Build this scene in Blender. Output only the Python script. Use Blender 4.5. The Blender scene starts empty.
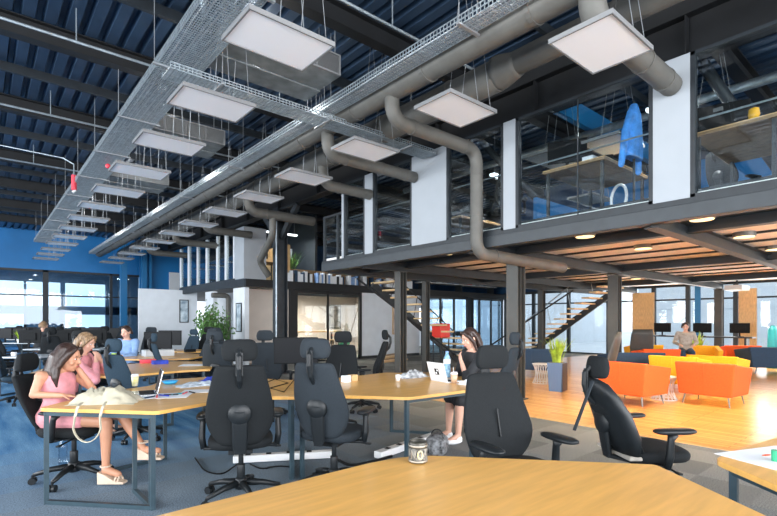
import bpy, bmesh, math, random
from mathutils import Vector, Matrix, Euler, noise
random.seed(7)
PI = math.pi
scn = bpy.context.scene
COL = scn.collection
V = Vector
EYE = 1.4
HEAD = math.atan(410.5 / 480)          # the hall axis (+Y) lies 40.5 degrees left of the view axis
S, C = math.sin(HEAD), math.cos(HEAD)

def at(u, v, z):
    """photo pixel on a known height -> world point"""
    d = 480 * (z - EYE) / (322 - v); t = (u - 388.5) / 480
    return V((d * (S + t * C), d * (C - t * S), z))
def atd(u, d, z=0):
    t = (u - 388.5) / 480
    return V((d * (S + t * C), d * (C - t * S), z))
def yaw(right, away):
    """rotation about z so that local +Y points 'right' and 'away' as the camera sees it"""
    fx, fy = right * C + away * S, -right * S + away * C
    return math.atan2(-fx, fy)

# ------------------------------------------------------------------ mesh helpers
class MB:
    def __init__(s): s.bm = bmesh.new()
    def box(s, c, size, rot=None):
        m = Matrix.Translation(V(c))
        if rot is not None: m = m @ (rot.to_matrix().to_4x4() if isinstance(rot, Euler) else rot)
        hx, hy, hz = [q / 2 for q in size]
        vs = [s.bm.verts.new(m @ V((x, y, z))) for x in (-hx, hx) for y in (-hy, hy) for z in (-hz, hz)]
        for f in ((0, 1, 3, 2), (4, 6, 7, 5), (0, 4, 5, 1), (2, 3, 7, 6), (0, 2, 6, 4), (1, 5, 7, 3)):
            s.bm.faces.new([vs[i] for i in f])
        return s
    def b2(s, a, b):
        return s.box([(a[i] + b[i]) / 2 for i in range(3)], [abs(b[i] - a[i]) for i in range(3)])
    def bar(s, p, q, w, h=None, up=V((0, 0, 1))):
        p, q = V(p), V(q); h = h or w
        d = q - p; L = d.length; d.normalize()
        x = d.cross(up)
        if x.length < 1e-4: x = d.cross(V((0, 1, 0)))
        x.normalize(); z = x.cross(d)
        m = Matrix((x, d, z)).transposed().to_4x4()
        return s.box((p + q) / 2, (w, L, h), m)
    def tube(s, pts, r, n=8, cap=True):
        pts = [V(p) for p in pts]; N = len(pts)
        rs = r if isinstance(r, (list, tuple)) else [r] * N
        rings = []; prev = None
        for i, p in enumerate(pts):
            if i == 0: d = pts[1] - p
            elif i == N - 1: d = p - pts[i - 1]
            else: d = (pts[i + 1] - p).normalized() + (p - pts[i - 1]).normalized()
            if d.length < 1e-7: d = V((0, 0, 1))
            d.normalize()
            if prev is None:
                a = V((0, 0, 1)) if abs(d.z) < .9 else V((1, 0, 0))
                x = d.cross(a).normalized()
            else:
                x = prev - d * prev.dot(d)
                x = x.normalized() if x.length > 1e-5 else d.orthogonal().normalized()
            prev = x; y = d.cross(x)
            rings.append([s.bm.verts.new(p + (x * math.cos(2 * PI * k / n) + y * math.sin(2 * PI * k / n)) * rs[i]) for k in range(n)])
        s._skin(rings, cap); return s
    def _skin(s, rings, cap=True):
        n = len(rings[0])
        for a, b in zip(rings, rings[1:]):
            for k in range(n):
                s.bm.faces.new((a[k], a[(k + 1) % n], b[(k + 1) % n], b[k]))
        if cap:
            s.bm.faces.new(list(reversed(rings[0]))); s.bm.faces.new(rings[-1])
    def cyl(s, a, b, r, n=16): return s.tube([a, b], r, n)
    def lathe(s, prof, c=(0, 0, 0), n=20, cap=True):
        c = V(c)
        rings = [[s.bm.verts.new(c + V((r * math.cos(2 * PI * k / n), r * math.sin(2 * PI * k / n), z))) for k in range(n)] for r, z in prof]
        s._skin(rings, cap); return s
    def prism(s, poly, z0, z1):
        a = [s.bm.verts.new((x, y, z0)) for x, y in poly]; b = [s.bm.verts.new((x, y, z1)) for x, y in poly]
        n = len(a)
        for k in range(n): s.bm.faces.new((a[k], a[(k + 1) % n], b[(k + 1) % n], b[k]))
        s.bm.faces.new(list(reversed(a))); s.bm.faces.new(b); return s
    def quad(s, *ps):
        s.bm.faces.new([s.bm.verts.new(V(p)) for p in ps]); return s
    def loft(s, rows, n=20, m=None):
        """rows: (centre, rx, ry, exponent, bend) super-ellipses in the local XY plane; bend bows the ends along +Y"""
        m = m or Matrix.Identity(4); rings = []
        for row in rows:
            c, rx, ry = V(row[0]), row[1], row[2]; e = row[3] if len(row) > 3 else 2; bd = row[4] if len(row) > 4 else 0
            rg = []
            for k in range(n):
                t = 2 * PI * k / n; ct, st = math.cos(t), math.sin(t)
                x = math.copysign(abs(ct) ** (2 / e), ct) * rx; y = math.copysign(abs(st) ** (2 / e), st) * ry
                rg.append(s.bm.verts.new(m @ (c + V((x, y + bd * (x / max(rx, 1e-4)) ** 2, 0)))))
            rings.append(rg)
        s._skin(rings); return s
    def ell(s, c, r, rot=None, n=14):
        rx, ry, rz = r; rows = []
        for i in range(n // 2 + 1):
            a = -PI / 2 + PI * i / (n // 2); q = max(math.cos(a), .04)
            rows.append(((0, 0, rz * math.sin(a)), rx * q, ry * q))
        m = Matrix.Translation(V(c))
        if rot is not None: m = m @ rot.to_matrix().to_4x4()
        return s.loft(rows, n, m)
    def limb(s, pts, rs, n=12):
        """tapered limb with round ends"""
        pts = [V(p) for p in pts]
        P, R = [], []
        for i in range(len(pts) - 1):
            k = 5
            for j in range(k):
                f = j / k
                P.append(pts[i].lerp(pts[i + 1], f)); R.append(rs[i] * (1 - f) + rs[i + 1] * f)
        P.append(pts[-1]); R.append(rs[-1])
        s.tube(P, R, n)
        for p, r in zip(pts, rs): s.ell(p, (r, r, r), n=10)
        return s
    def make(s, name, mat=None, parent=None, smooth=False, bevel=0, sub=0, loc=None, remesh=0, sm=4, seg=2):
        bmesh.ops.recalc_face_normals(s.bm, faces=s.bm.faces)
        me = bpy.data.meshes.new(name); s.bm.to_mesh(me); s.bm.free()
        o = bpy.data.objects.new(name, me); COL.objects.link(o)
        if mat: me.materials.append(mat)
        if parent is not None: o.parent = parent
        if loc is not None: o.location = loc
        if remesh:
            r = o.modifiers.new('r', 'REMESH'); r.mode = 'VOXEL'; r.voxel_size = remesh; r.use_smooth_shade = True
            q = o.modifiers.new('s', 'SMOOTH'); q.factor = .5; q.iterations = sm
            smooth = True
        if smooth:
            for p in me.polygons: p.use_smooth = True
        if bevel:
            b = o.modifiers.new('b', 'BEVEL'); b.width = bevel; b.segments = seg; b.limit_method = 'ANGLE'; b.angle_limit = .7
        if sub:
            q = o.modifiers.new('u', 'SUBSURF'); q.levels = q.render_levels = sub
        return o

def arc(c, r, a0, a1, n, ax, ay):
    """points on an arc about c in the plane of the unit vectors ax, ay"""
    c = V(c); ax = V(ax); ay = V(ay)
    return [c + ax * (r * math.cos(a0 + (a1 - a0) * i / n)) + ay * (r * math.sin(a0 + (a1 - a0) * i / n)) for i in range(n + 1)]

def tag(o, label=None, cat=None, group=None, kind=None):
    if label: o['label'] = label
    if cat: o['category'] = cat
    if group: o['group'] = group
    if kind: o['kind'] = kind
    return o
def thing(name, label, cat, loc=(0, 0, 0), rz=0, group=None):
    o = bpy.data.objects.new(name, None); COL.objects.link(o); o.empty_display_size = .1
    o.location = loc; o.rotation_euler = (0, 0, rz)
    return tag(o, label, cat, group)
def dup(o, loc=None, rz=None, label=None, group=None, parent=None):
    c = o.copy(); COL.objects.link(c)
    if parent is not None: c.parent = parent
    if loc is not None: c.location = loc
    if rz is not None: c.rotation_euler = (0, 0, rz)
    if label: c['label'] = label
    if group: c['group'] = group
    for ch in list(o.children): dup(ch, parent=c)
    return c
def struct(name, mb, m, **k):
    return tag(mb.make(name, m, **k), kind='structure')

# ------------------------------------------------------------------ materials
def mat(name, col, rough=.6, metal=0, var=0, scale=20, bump=0, stretch=(1, 1, 1), col2=None, emit=None, es=1, coat=0, detail=3, spec=.5):
    m = bpy.data.materials.new(name); m.use_nodes = True
    nt = m.node_tree; b = nt.nodes['Principled BSDF']
    b.inputs['Base Color'].default_value = (*col, 1); b.inputs['Roughness'].default_value = rough; b.inputs['Metallic'].default_value = metal
    b.inputs['Specular IOR Level'].default_value = spec
    if coat: b.inputs['Coat Weight'].default_value = coat; b.inputs['Coat Roughness'].default_value = .12
    if emit: b.inputs['Emission Color'].default_value = (*emit, 1); b.inputs['Emission Strength'].default_value = es
    if var or bump:
        tc = nt.nodes.new('ShaderNodeTexCoord'); mp = nt.nodes.new('ShaderNodeMapping'); mp.inputs['Scale'].default_value = stretch
        nz = nt.nodes.new('ShaderNodeTexNoise'); nz.inputs['Scale'].default_value = scale; nz.inputs['Detail'].default_value = detail
        nt.links.new(tc.outputs['Object'], mp.inputs[0]); nt.links.new(mp.outputs[0], nz.inputs['Vector'])
        if var:
            r = nt.nodes.new('ShaderNodeValToRGB'); r.color_ramp.elements[0].position = .3; r.color_ramp.elements[1].position = .7
            a = [max(0, c * (1 - var)) for c in col]; z = list(col2) if col2 else [min(1, c * (1 + var)) for c in col]
            r.color_ramp.elements[0].color = (*a, 1); r.color_ramp.elements[1].color = (*z, 1)
            nt.links.new(nz.outputs['Fac'], r.inputs[0]); nt.links.new(r.outputs[0], b.inputs['Base Color'])
        if bump:
            bp = nt.nodes.new('ShaderNodeBump'); bp.inputs['Strength'].default_value = bump; bp.inputs['Distance'].default_value = .01
            nt.links.new(nz.outputs['Fac'], bp.inputs['Height']); nt.links.new(bp.outputs[0], b.inputs['Normal'])
    return m

def glass_mat(name, tint, gloss=.12, dens=0.0):
    m = bpy.data.materials.new(name); m.use_nodes = True; nt = m.node_tree
    for n in list(nt.nodes): nt.nodes.remove(n)
    o = nt.nodes.new('ShaderNodeOutputMaterial'); t = nt.nodes.new('ShaderNodeBsdfTransparent'); g = nt.nodes.new('ShaderNodeBsdfGlossy')
    mx = nt.nodes.new('ShaderNodeMixShader'); fr = nt.nodes.new('ShaderNodeFresnel'); fr.inputs['IOR'].default_value = 1.45
    ma = nt.nodes.new('ShaderNodeMath'); ma.operation = 'MULTIPLY_ADD'; ma.inputs[1].default_value = .45; ma.inputs[2].default_value = gloss * .3
    t.inputs['Color'].default_value = (*tint, 1); g.inputs['Roughness'].default_value = .02
    nt.links.new(fr.outputs[0], ma.inputs[0]); nt.links.new(ma.outputs[0], mx.inputs[0]); nt.links.new(t.outputs[0], mx.inputs[1]); nt.links.new(g.outputs[0], mx.inputs[2])
    nt.links.new(mx.outputs[0], o.inputs[0]); return m

M = {}
M['steel'] = mat('dark_steel_paint', (.014, .019, .024), .5, var=.25, scale=6)
M['beamgrey'] = mat('grey_blue_steel_paint', (.027, .034, .040), .45, var=.15, scale=5)
M['colgrey'] = mat('warm_grey_column_paint', (.055, .055, .05), .5, var=.1, scale=5)
M['deck'] = mat('blue_black_roof_deck', (.036, .068, .12), .36, metal=.35, var=.25, scale=1.5)
M['roofbeam'] = mat('black_roof_steel', (.004, .005, .0065), .6, var=.3, scale=4)
M['white'] = mat('white_wall_paint', (.68, .72, .76), .7, var=.04, scale=3)
M['panelwall'] = mat('cool_white_panel', (.36, .39, .42), .7, var=.03, scale=3)
M['outwall'] = mat('grey_blue_wall_paint', (.20, .25, .30), .7, var=.06, scale=2)
M['warmwhite'] = mat('cream_wall_paint', (.60, .53, .47), .7, var=.04, scale=3)
M['blue'] = mat('blue_wall_paint', (.006, .165, .43), .5, var=.15, scale=.7)
M['bluesteel'] = mat('bright_blue_steel_paint', (.01, .16, .38), .4)
M['darkblue'] = mat('dark_blue_panel', (.012, .05, .12), .4, var=.3, scale=2)
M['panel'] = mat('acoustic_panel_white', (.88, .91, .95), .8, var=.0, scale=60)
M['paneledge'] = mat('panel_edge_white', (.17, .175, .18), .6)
M['duct'] = mat('galvanised_duct_grey', (.105, .102, .092), .6, metal=.1, var=.14, scale=5, bump=.1)
M['galv'] = mat('galvanised_wire', (.36, .42, .46), .38, metal=.6, var=.2, scale=12)
M['galvsheet'] = mat('galvanised_sheet', (.20, .22, .225), .45, metal=.5, var=.3, scale=5)
M['wire'] = mat('suspension_wire', (.35, .37, .39), .4, metal=.6)
M['plank'] = mat('pale_pine_boards', (.93, .90, .86), .6, var=.04, scale=4, stretch=(1, .15, 1))
M['oak'] = mat('oak_desk_laminate', (.74, .40, .105), .36, var=.10, scale=9, stretch=(.35, 3.4, 1), coat=.25)
M['edge'] = mat('oak_desk_edging', (.62, .32, .08), .4, var=.1, scale=20)
M['legsteel'] = mat('blue_grey_desk_steel', (.028, .055, .072), .4, var=.1)
M['greytop'] = mat('pale_grey_desktop', (.50, .54, .57), .35)
M['mesh'] = mat('charcoal_chair_fabric', (.010, .012, .0135), .85, var=.2, scale=160, bump=.25, spec=.25)
M['plastic'] = mat('black_chair_plastic', (.010, .0125, .0145), .42, spec=.35)
M['greyfab'] = mat('slate_chair_fabric', (.024, .031, .038), .85, var=.15, scale=160, bump=.2, spec=.25)
M['bluefab'] = mat('dusty_blue_chair_fabric', (.022, .042, .062), .85, var=.15, scale=160, spec=.25)
M['orange'] = mat('orange_upholstery', (.82, .105, .012), .8, var=.07, scale=40, bump=.1)
M['yellow'] = mat('yellow_upholstery', (.85, .43, .012), .8, var=.07, scale=40, bump=.1)
M['navy'] = mat('navy_upholstery', (.018, .05, .10), .8, var=.1, scale=40, bump=.1)
M['chrome'] = mat('brushed_chrome', (.6, .6, .6), .25, metal=.9)
M['whiteplastic'] = mat('white_plastic', (.75, .76, .77), .4)
M['paper'] = mat('white_paper', (.82, .85, .88), .6)
M['screen'] = mat('black_monitor_screen', (.006, .007, .009), .4, spec=.15)
M['blackp'] = mat('black_monitor_plastic', (.008, .009, .010), .6, spec=.12)
M['glass'] = glass_mat('clear_glass', (.90, .94, .95), .12)
M['glassblue'] = glass_mat('blue_tinted_glass', (.66, .80, .90), .12)
M['downlight'] = mat('warm_downlight_lens', (1, .9, .7), .4, emit=(1, .74, .36), es=1.1)
M['striplight'] = mat('lit_strip_lens', (1, 1, 1), .4, emit=(.85, .95, 1), es=1.6)
M['skin'] = mat('skin', (.55, .27, .165), .5, var=.05, scale=10)
M['skin2'] = mat('pale_skin', (.66, .38, .28), .5, var=.05, scale=10)
M['hairdark'] = mat('dark_brown_hair', (.035, .018, .014), .4, var=.5, scale=18, stretch=(6, 6, .6), bump=.4)
M['hairmix'] = mat('streaked_blond_hair', (.16, .09, .045), .45, var=.6, scale=16, stretch=(5, 5, 1), col2=(.42, .27, .15), bump=.4)
M['pink'] = mat('pale_pink_dress', (.70, .29, .32), .8, var=.16, scale=14, bump=.15)
M['bluecloth'] = mat('blue_cloth', (.07, .30, .78), .7, var=.3, scale=9, bump=.2)
M['royal'] = mat('royal_blue_cloth', (.02, .05, .42), .7, var=.4, scale=10, bump=.2)
M['lightblue'] = mat('light_blue_shirt', (.22, .36, .62), .8, var=.15, scale=14)
M['black'] = mat('black_cloth', (.018, .02, .024), .8, var=.3, scale=14, bump=.2)
M['greycloth'] = mat('grey_jersey', (.42, .38, .33), .85, var=.2, scale=14)
M['canvas'] = mat('cream_canvas', (.50, .46, .35), .85, var=.12, scale=18, bump=.3)
M['leaf'] = mat('green_leaf', (.10, .22, .06), .5, var=.5, scale=9)
M['leafy'] = mat('yellow_green_leaf', (.36, .50, .05), .5, var=.4, scale=9)
M['stem'] = mat('brown_stem', (.12, .08, .04), .7)
M['red'] = mat('red_paint', (.75, .03, .015), .45)
M['pinkred'] = mat('pink_red_lacquer', (.75, .06, .09), .4)
M['green'] = mat('green_plastic', (.03, .36, .18), .4)
M['lime'] = mat('lime_plastic', (.40, .62, .12), .4)
M['teal'] = mat('turquoise_plastic', (.02, .35, .42), .4)
M['woodlight'] = mat('pale_wood', (.60, .38, .17), .5, var=.15, scale=8, stretch=(1, 4, 1))
M['wooddark'] = mat('brown_particle_board', (.26, .16, .08), .6, var=.2, scale=14)
M['tread'] = mat('oak_stair_tread', (.72, .52, .28), .45, var=.1, scale=8)

def carpet():
    m = bpy.data.materials.new('carpet_tiles'); m.use_nodes = True; nt = m.node_tree; b = nt.nodes['Principled BSDF']; L = nt.links.new
    b.inputs['Roughness'].default_value = .95; b.inputs['Specular IOR Level'].default_value = .15
    tc = nt.nodes.new('ShaderNodeTexCoord')
    def mapr(sx, sy, rz=0):
        mp = nt.nodes.new('ShaderNodeMapping'); mp.inputs['Scale'].default_value = (sx, sy, 1); mp.inputs['Rotation'].default_value = (0, 0, rz)
        L(tc.outputs['Object'], mp.inputs[0]); return mp
    def nz(sc, mp, det=3):
        n = nt.nodes.new('ShaderNodeTexNoise'); n.inputs['Scale'].default_value = sc; n.inputs['Detail'].default_value = det; L(mp.outputs[0], n.inputs['Vector']); return n
    def mix(a, bb, f, mode='MIX'):
        x = nt.nodes.new('ShaderNodeMix'); x.data_type = 'RGBA'; x.blend_type = mode
        for s_, v_ in ((x.inputs[6], a), (x.inputs[7], bb)):
            if isinstance(v_, tuple): s_.default_value = (*v_, 1)
            else: L(v_, s_)
        if isinstance(f, float): x.inputs[0].default_value = f
        else: L(f, x.inputs[0])
        return x.outputs[2]
    sp = nt.nodes.new('ShaderNodeSeparateXYZ'); L(tc.outputs['Object'], sp.inputs[0])
    def rng(sock, a, c, lo=0, hi=1):
        r = nt.nodes.new('ShaderNodeMapRange'); r.clamp = True; r.inputs[1].default_value = a; r.inputs[2].default_value = c; r.inputs[3].default_value = lo; r.inputs[4].default_value = hi; L(sock, r.inputs[0]); return r.outputs[0]
    def mul(a, c):
        x = nt.nodes.new('ShaderNodeMath'); x.operation = 'MULTIPLY'; L(a, x.inputs[0]); L(c, x.inputs[1]); return x.outputs[0]
    # blue tiles laid over the left side of the hall, grey tiles elsewhere (per 0.5 m tile, a stepped border)
    sn = nt.nodes.new('ShaderNodeVectorMath'); sn.operation = 'SNAP'; sn.inputs[1].default_value = (.5, .5, 1); L(tc.outputs['Object'], sn.inputs[0])
    ss = nt.nodes.new('ShaderNodeSeparateXYZ'); L(sn.outputs[0], ss.inputs[0])
    mx = mul(rng(ss.outputs[0], 5.2, 2.2), rng(ss.outputs[1], 4.2, 6.6))
    wn = nt.nodes.new('ShaderNodeTexWhiteNoise'); L(sn.outputs[0], wn.inputs['Vector'])
    stripe = nz(1.2, mapr(5, .6), 4)
    ramp = rng(stripe.outputs['Fac'], .35, .65)
    fine = nz(90, mapr(1, 1), 2)
    grey = mix((.16, .16, .15), (.25, .25, .235), rng(wn.outputs[0], 0, 1))
    blue = mix((.05, .18, .38), (.16, .34, .54), ramp)
    mid = mix(grey, (.18, .235, .29), rng(ss.outputs[0], 4.4, 1.8))
    colr = mix(mid, blue, mx)
    f2 = mix((.62, .62, .62), (1.35, 1.35, 1.35), rng(fine.outputs['Fac'], .3, .7))
    colr = mix(colr, f2, 1.0, 'MULTIPLY')
    L(colr, b.inputs['Base Color'])
    bp = nt.nodes.new('ShaderNodeBump'); bp.inputs['Strength'].default_value = .4; bp.inputs['Distance'].default_value = .005
    L(fine.outputs['Fac'], bp.inputs['Height']); L(bp.outputs[0], b.inputs['Normal'])
    return m
def planks(name, c1, c2, gap, w=9, rough=.3, rot=0.0):
    m = bpy.data.materials.new(name); m.use_nodes = True; nt = m.node_tree; b = nt.nodes['Principled BSDF']; L = nt.links.new
    tc = nt.nodes.new('ShaderNodeTexCoord'); mp = nt.nodes.new('ShaderNodeMapping'); mp.inputs['Rotation'].default_value = (0, 0, rot)
    br = nt.nodes.new('ShaderNodeTexBrick'); br.inputs['Scale'].default_value = 1; br.inputs['Brick Width'].default_value = 1.6; br.inputs['Row Height'].default_value = 1 / w
    br.inputs['Mortar Size'].default_value = .006; br.inputs['Color1'].default_value = (*c1, 1); br.inputs['Color2'].default_value = (*c2, 1); br.inputs['Mortar'].default_value = (*gap, 1)
    nz = nt.nodes.new('ShaderNodeTexNoise'); nz.inputs['Scale'].default_value = 3; nz.inputs['Detail'].default_value = 5
    m2 = nt.nodes.new('ShaderNodeMapping'); m2.inputs['Scale'].default_value = (.5, 7, 1); m2.inputs['Rotation'].default_value = (0, 0, rot)
    L(tc.outputs['Object'], mp.inputs[0]); L(mp.outputs[0], br.inputs['Vector']); L(tc.outputs['Object'], m2.inputs[0]); L(m2.outputs[0], nz.inputs['Vector'])
    r = nt.nodes.new('ShaderNodeValToRGB'); r.color_ramp.elements[0].color = (.68, .62, .56, 1); r.color_ramp.elements[1].color = (1.12, 1.15, 1.2, 1)
    x = nt.nodes.new('ShaderNodeMix'); x.data_type = 'RGBA'; x.blend_type = 'MULTIPLY'; x.inputs[0].default_value = 1
    L(nz.outputs['Fac'], r.inputs[0]); L(br.outputs['Color'], x.inputs[6]); L(r.outputs[0], x.inputs[7]); L(x.outputs[2], b.inputs['Base Color'])
    b.inputs['Roughness'].default_value = rough; b.inputs['Coat Weight'].default_value = .3; b.inputs['Coat Roughness'].default_value = .12
    return m
M['carpet'] = carpet()
M['woodfloor'] = planks('orange_oak_floorboards', (.66, .31, .08), (.86, .50, .17), (.32, .13, .03), rot=PI / 2)
# ------------------------------------------------------------------ the setting
XF = 6.2           # plane of the mezzanine front
ZU = 2.6           # underside of its edge beam
mb = MB(); mb.prism([(-9, -6), (XF, -6), (XF, 9.9), (21, 9.9), (21, 36), (-9, 36)], -.1, 0); struct('floor', mb, M['carpet'])
mb = MB(); mb.b2((XF, -6, -.1), (20.5, 9.9, .002)); struct('floor', mb, M['woodfloor'])
mb = MB(); mb.b2((XF - .02, -6, 0), (XF + .02, 9.9, .006)); struct('trim_1', mb, M['woodlight'])

# trapezoidal roof deck, ribs along Y
mb = MB(); x = -9.0; prof = []
while x < 21:
    prof += [(x, 5.62), (x + .10, 5.62), (x + .125, 5.72), (x + .185, 5.72), (x + .21, 5.62)]; x += .25
for a, b in zip(prof, prof[1:]):
    mb.quad((a[0], -6, a[1]), (b[0], -6, b[1]), (b[0], 35, b[1]), (a[0], 35, a[1]))
struct('ceiling', mb, M['deck'])
mb = MB(); mb.b2((-9, -6, 5.8), (21, 35, 5.9)); struct('roof', mb, M['roofbeam'])
def ibeam(mb, p, q, h, w, t=.015):
    """I-section between two points (web vertical)"""
    p, q = V(p), V(q)
    mb.bar(p, q, t, h); mb.bar(p + V((0, 0, h / 2 - t / 2)), q + V((0, 0, h / 2 - t / 2)), w, t); mb.bar(p - V((0, 0, h / 2 - t / 2)), q - V((0, 0, h / 2 - t / 2)), w, t)
for y in (2.2, 5.3, 8.35, 11.4, 15.0, 17.9, 21, 24):
    mb = MB(); ibeam(mb, (-8.5, y, 5.47), (20, y, 5.47), .28, .18); struct('roof_beam', mb, M['roofbeam'])
for y in (3.7, 6.8, 9.9, 13.2, 16.5, 19.5, 22.5):
    mb = MB(); mb.bar((-8.5, y, 5.52), (20, y, 5.52), .07, .14); struct('roof_purlin', mb, M['steel'])
for y in (1.1, 4.6, 7.6, 10.6, 14.1):
    mb = MB(); mb.tube([(-8, y, 5.15), (6.2, y, 5.15)], .018, 6); mb.tube([(-2.0 , y, 5.15), (-2.0, y, 5.6)], .008, 5); mb.tube([(1.0, y, 5.15), (1.0, y, 5.6)], .008, 5); mb.tube([(4.0, y, 5.15), (4.0, y, 5.6)], .008, 5)
    struct('roof_conduit', mb, M['galv'])
# deep longitudinal beam above the mezzanine front
mb = MB(); ibeam(mb, (6.36, -5, 4.74), (6.36, 24, 4.74), .50, .26, .02)
for y in range(-4, 24, 2): mb.box((6.36, y, 4.74), (.22, .015, .46))
struct('roof_girder', mb, M['roofbeam'])
mb = MB(); mb.b2((6.38, -5, 4.99), (6.5, 24, 5.62)); struct('wall_upper', mb, M['roofbeam'])

# near mezzanine : x 6.2.., y -5..9.7
YE = 9.7
mb = MB(); ibeam(mb, (XF + .08, -5, 2.68), (XF + .08, YE, 2.68), .17, .16, .012); mb.b2((XF, -5, 2.60), (XF + .02, YE, 2.765)); struct('mezzanine_edge_beam', mb, M['beamgrey'], bevel=.004)
mb = MB(); mb.b2((XF + .01, -5, 2.765), (XF + .11, YE, 2.83)); struct('trim_2', mb, M['steel'])
mb = MB(); mb.b2((XF + .1, -5, 2.82), (20.2, YE, 2.90)); struct('mezzanine_soffit', mb, M['plank'])
mb = MB(); mb.b2((XF + .12, -5, 2.90), (20.2, YE, 2.94)); struct('mezzanine_floor', mb, M['steel'])
for x in (7.6, 12.1, 17.0):
    mb = MB(); ibeam(mb, (x, -5, 2.73), (x, YE, 2.73), .17, .15, .012); struct('mezzanine_joist', mb, M['beamgrey'])
for x in (8.35, 9.3, 10.25, 11.2, 13.1, 14.1, 15.1, 16.1, 18.0, 19.0):
    mb = MB(); mb.bar((x, -5, 2.805), (x, YE, 2.805), .06, .035); struct('mezzanine_batten', mb, M['steel'])
for y in (-.8, 2.4, 3.6 - .45, 5.25, 8.2, YE - .1):
    if y == 3.6 - .45: continue
    mb = MB(); ibeam(mb, (XF + .12, y, 2.66), (20.2, y, 2.66), .2, .16, .012); struct('mezzanine_cross_beam', mb, M['steel'])
def col(x, y, z1, w=.22, m='colgrey', h=None):
    mb = MB(); h = h or w
    mb.box((x, y, z1 / 2), (.016, h - .02, z1)); mb.box((x - w / 2 + .01, y, z1 / 2), (.02, h, z1)); mb.box((x + w / 2 - .01, y, z1 / 2), (.02, h, z1))
    mb.box((x, y, .01), (w + .08, h + .08, .02)); mb.box((x, y, z1 - .01), (w + .04, h + .04, .02))
    return struct('steel_column', mb, M[m])
for x, y, w in ((7.42, 5.12, .24), (7.38, 8.2, .2), (12.0, 5.4, .24), (19.9, 5.3, .24), (12.1, 8.25, .22), (16.2, 5.25, .22), (12.1, .2, .24), (19.9, .1, .22), (15.5, 9.6, .2), (9.6, 9.6, .16)):
    if (x, y) == (16.2, 5.25): continue
    col(x, y, 2.56, w)
# upper front: white panels, glass bays, posts
k = 1
for y0, y1 in ((1.94, 2.34), (4.30, 4.52), (5.72, 6.6), (7.78, 8.05), (-1.6, -1.2)):
    mb = MB(); mb.b2((XF + .02, y0, 2.83), (XF + .10, y1, 4.5)); struct('wall_panel', mb, M['panelwall'])
for y0, y1 in ((-1.2, 1.94), (2.34, 4.30), (4.52, 5.72), (6.6, 7.78), (8.05, 8.82)):
    mb = MB()
    for yy in (y0 + .025, y1 - .025): mb.b2((XF + .02, yy - .025, 2.83), (XF + .1, yy + .025, 4.5))
    if y1 - y0 > 1.5: mb.b2((XF + .05, (y0 + y1) / 2 - .006, 2.87), (XF + .07, (y0 + y1) / 2 + .006, 4.46))
    mb.b2((XF + .02, y0, 2.83), (XF + .1, y1, 2.87)); mb.b2((XF + .02, y0, 4.46), (XF + .1, y1, 4.5))
    f = struct('window_%d' % k, mb, M['steel'])
    mb = MB(); mb.b2((XF + .055, y0 + .05, 2.87), (XF + .063, y1 - .05, 4.46)); mb.make('pane', M['glass'], f); k += 1
    mb = MB(); mb.tube([(XF + .16, y0 + .05, 3.75), (XF + .16, y1 - .05, 3.75)], .012, 6); tag(mb.make('safety_rail', M['galv']), kind='structure')
mb = MB(); mb.b2((XF + .02, 8.82, 2.83), (XF + .1, 8.90, 4.5)); struct('wall_post', mb, M['panelwall'])
mb = MB()
for y in (9.1, 9.65): mb.box((XF + .06, y, 3.35), (.05, .05, 1.05))
mb.b2((XF + .04, 8.9, 3.85), (XF + .08, 9.68, 3.89)); mb.b2((XF + .06, YE - .04, 3.85), (9.4, YE, 3.89)); mb.b2((9.36, YE - .05, 2.83), (9.41, YE, 3.87))
rl = struct('stair_railing', mb, M['steel'])
mb = MB(); mb.b2((XF + .055, 8.92, 2.9), (XF + .065, 9.63, 3.84)); mb.make('pane', M['glass'], rl)

# rooms on the upper level
mb = MB(); mb.b2((13.6, -5, 2.94), (13.7, YE, 5.6)); struct('wall_upper_back', mb, M['darkblue'])
mb = MB(); mb.b2((6.8, 4.30, 2.94), (13.6, 4.36, 3.4)); struct('wall_divider', mb, M['blue'])
mb = MB(); mb.b2((7.2, 4.28, 4.95), (13.6, 4.40, 5.3)); struct('wall_divider_top', mb, M['bluesteel'])
mb = MB(); mb.b2((13.55, 1.5, 4.0), (13.6, 6.5, 5.4)); struct('wall_blue_panel', mb, M['blue'])
mb = MB(); mb.tube([(8.6, -5, 4.88), (8.6, 9.4, 4.88)], .07, 10); tag(mb.make('service_pipe', M['galv'], smooth=True), 'long pale pipe running along under the roof behind the upper glazing', 'pipe')
for y in (-.2, 1.6, 5.2):
    mb = MB(); mb.tube([(7.0, y + .55, 4.9), (9.4, y - .25, 3.0)], .07, 10); tag(mb.make('roof_brace', M['steel'], smooth=True), kind='structure')

# far mezzanine : y 14.5.., x 6.4..
YM = 14.5; XM = 6.45
mb = MB(); mb.b2((XM, YM, 2.52), (20.2, YM + .12, 2.78)); struct('far_edge_beam', mb, M['roofbeam'])
mb = MB(); mb.b2((XM, YM + .12, 2.55), (XM + .1, 21, 2.78)); struct('far_side_beam', mb, M['steel'])
mb = MB(); mb.b2((XM + .1, YM + .12, 2.66), (20.2, 30, 2.76)); struct('far_mezzanine_floor', mb, M['beamgrey'])
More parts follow.
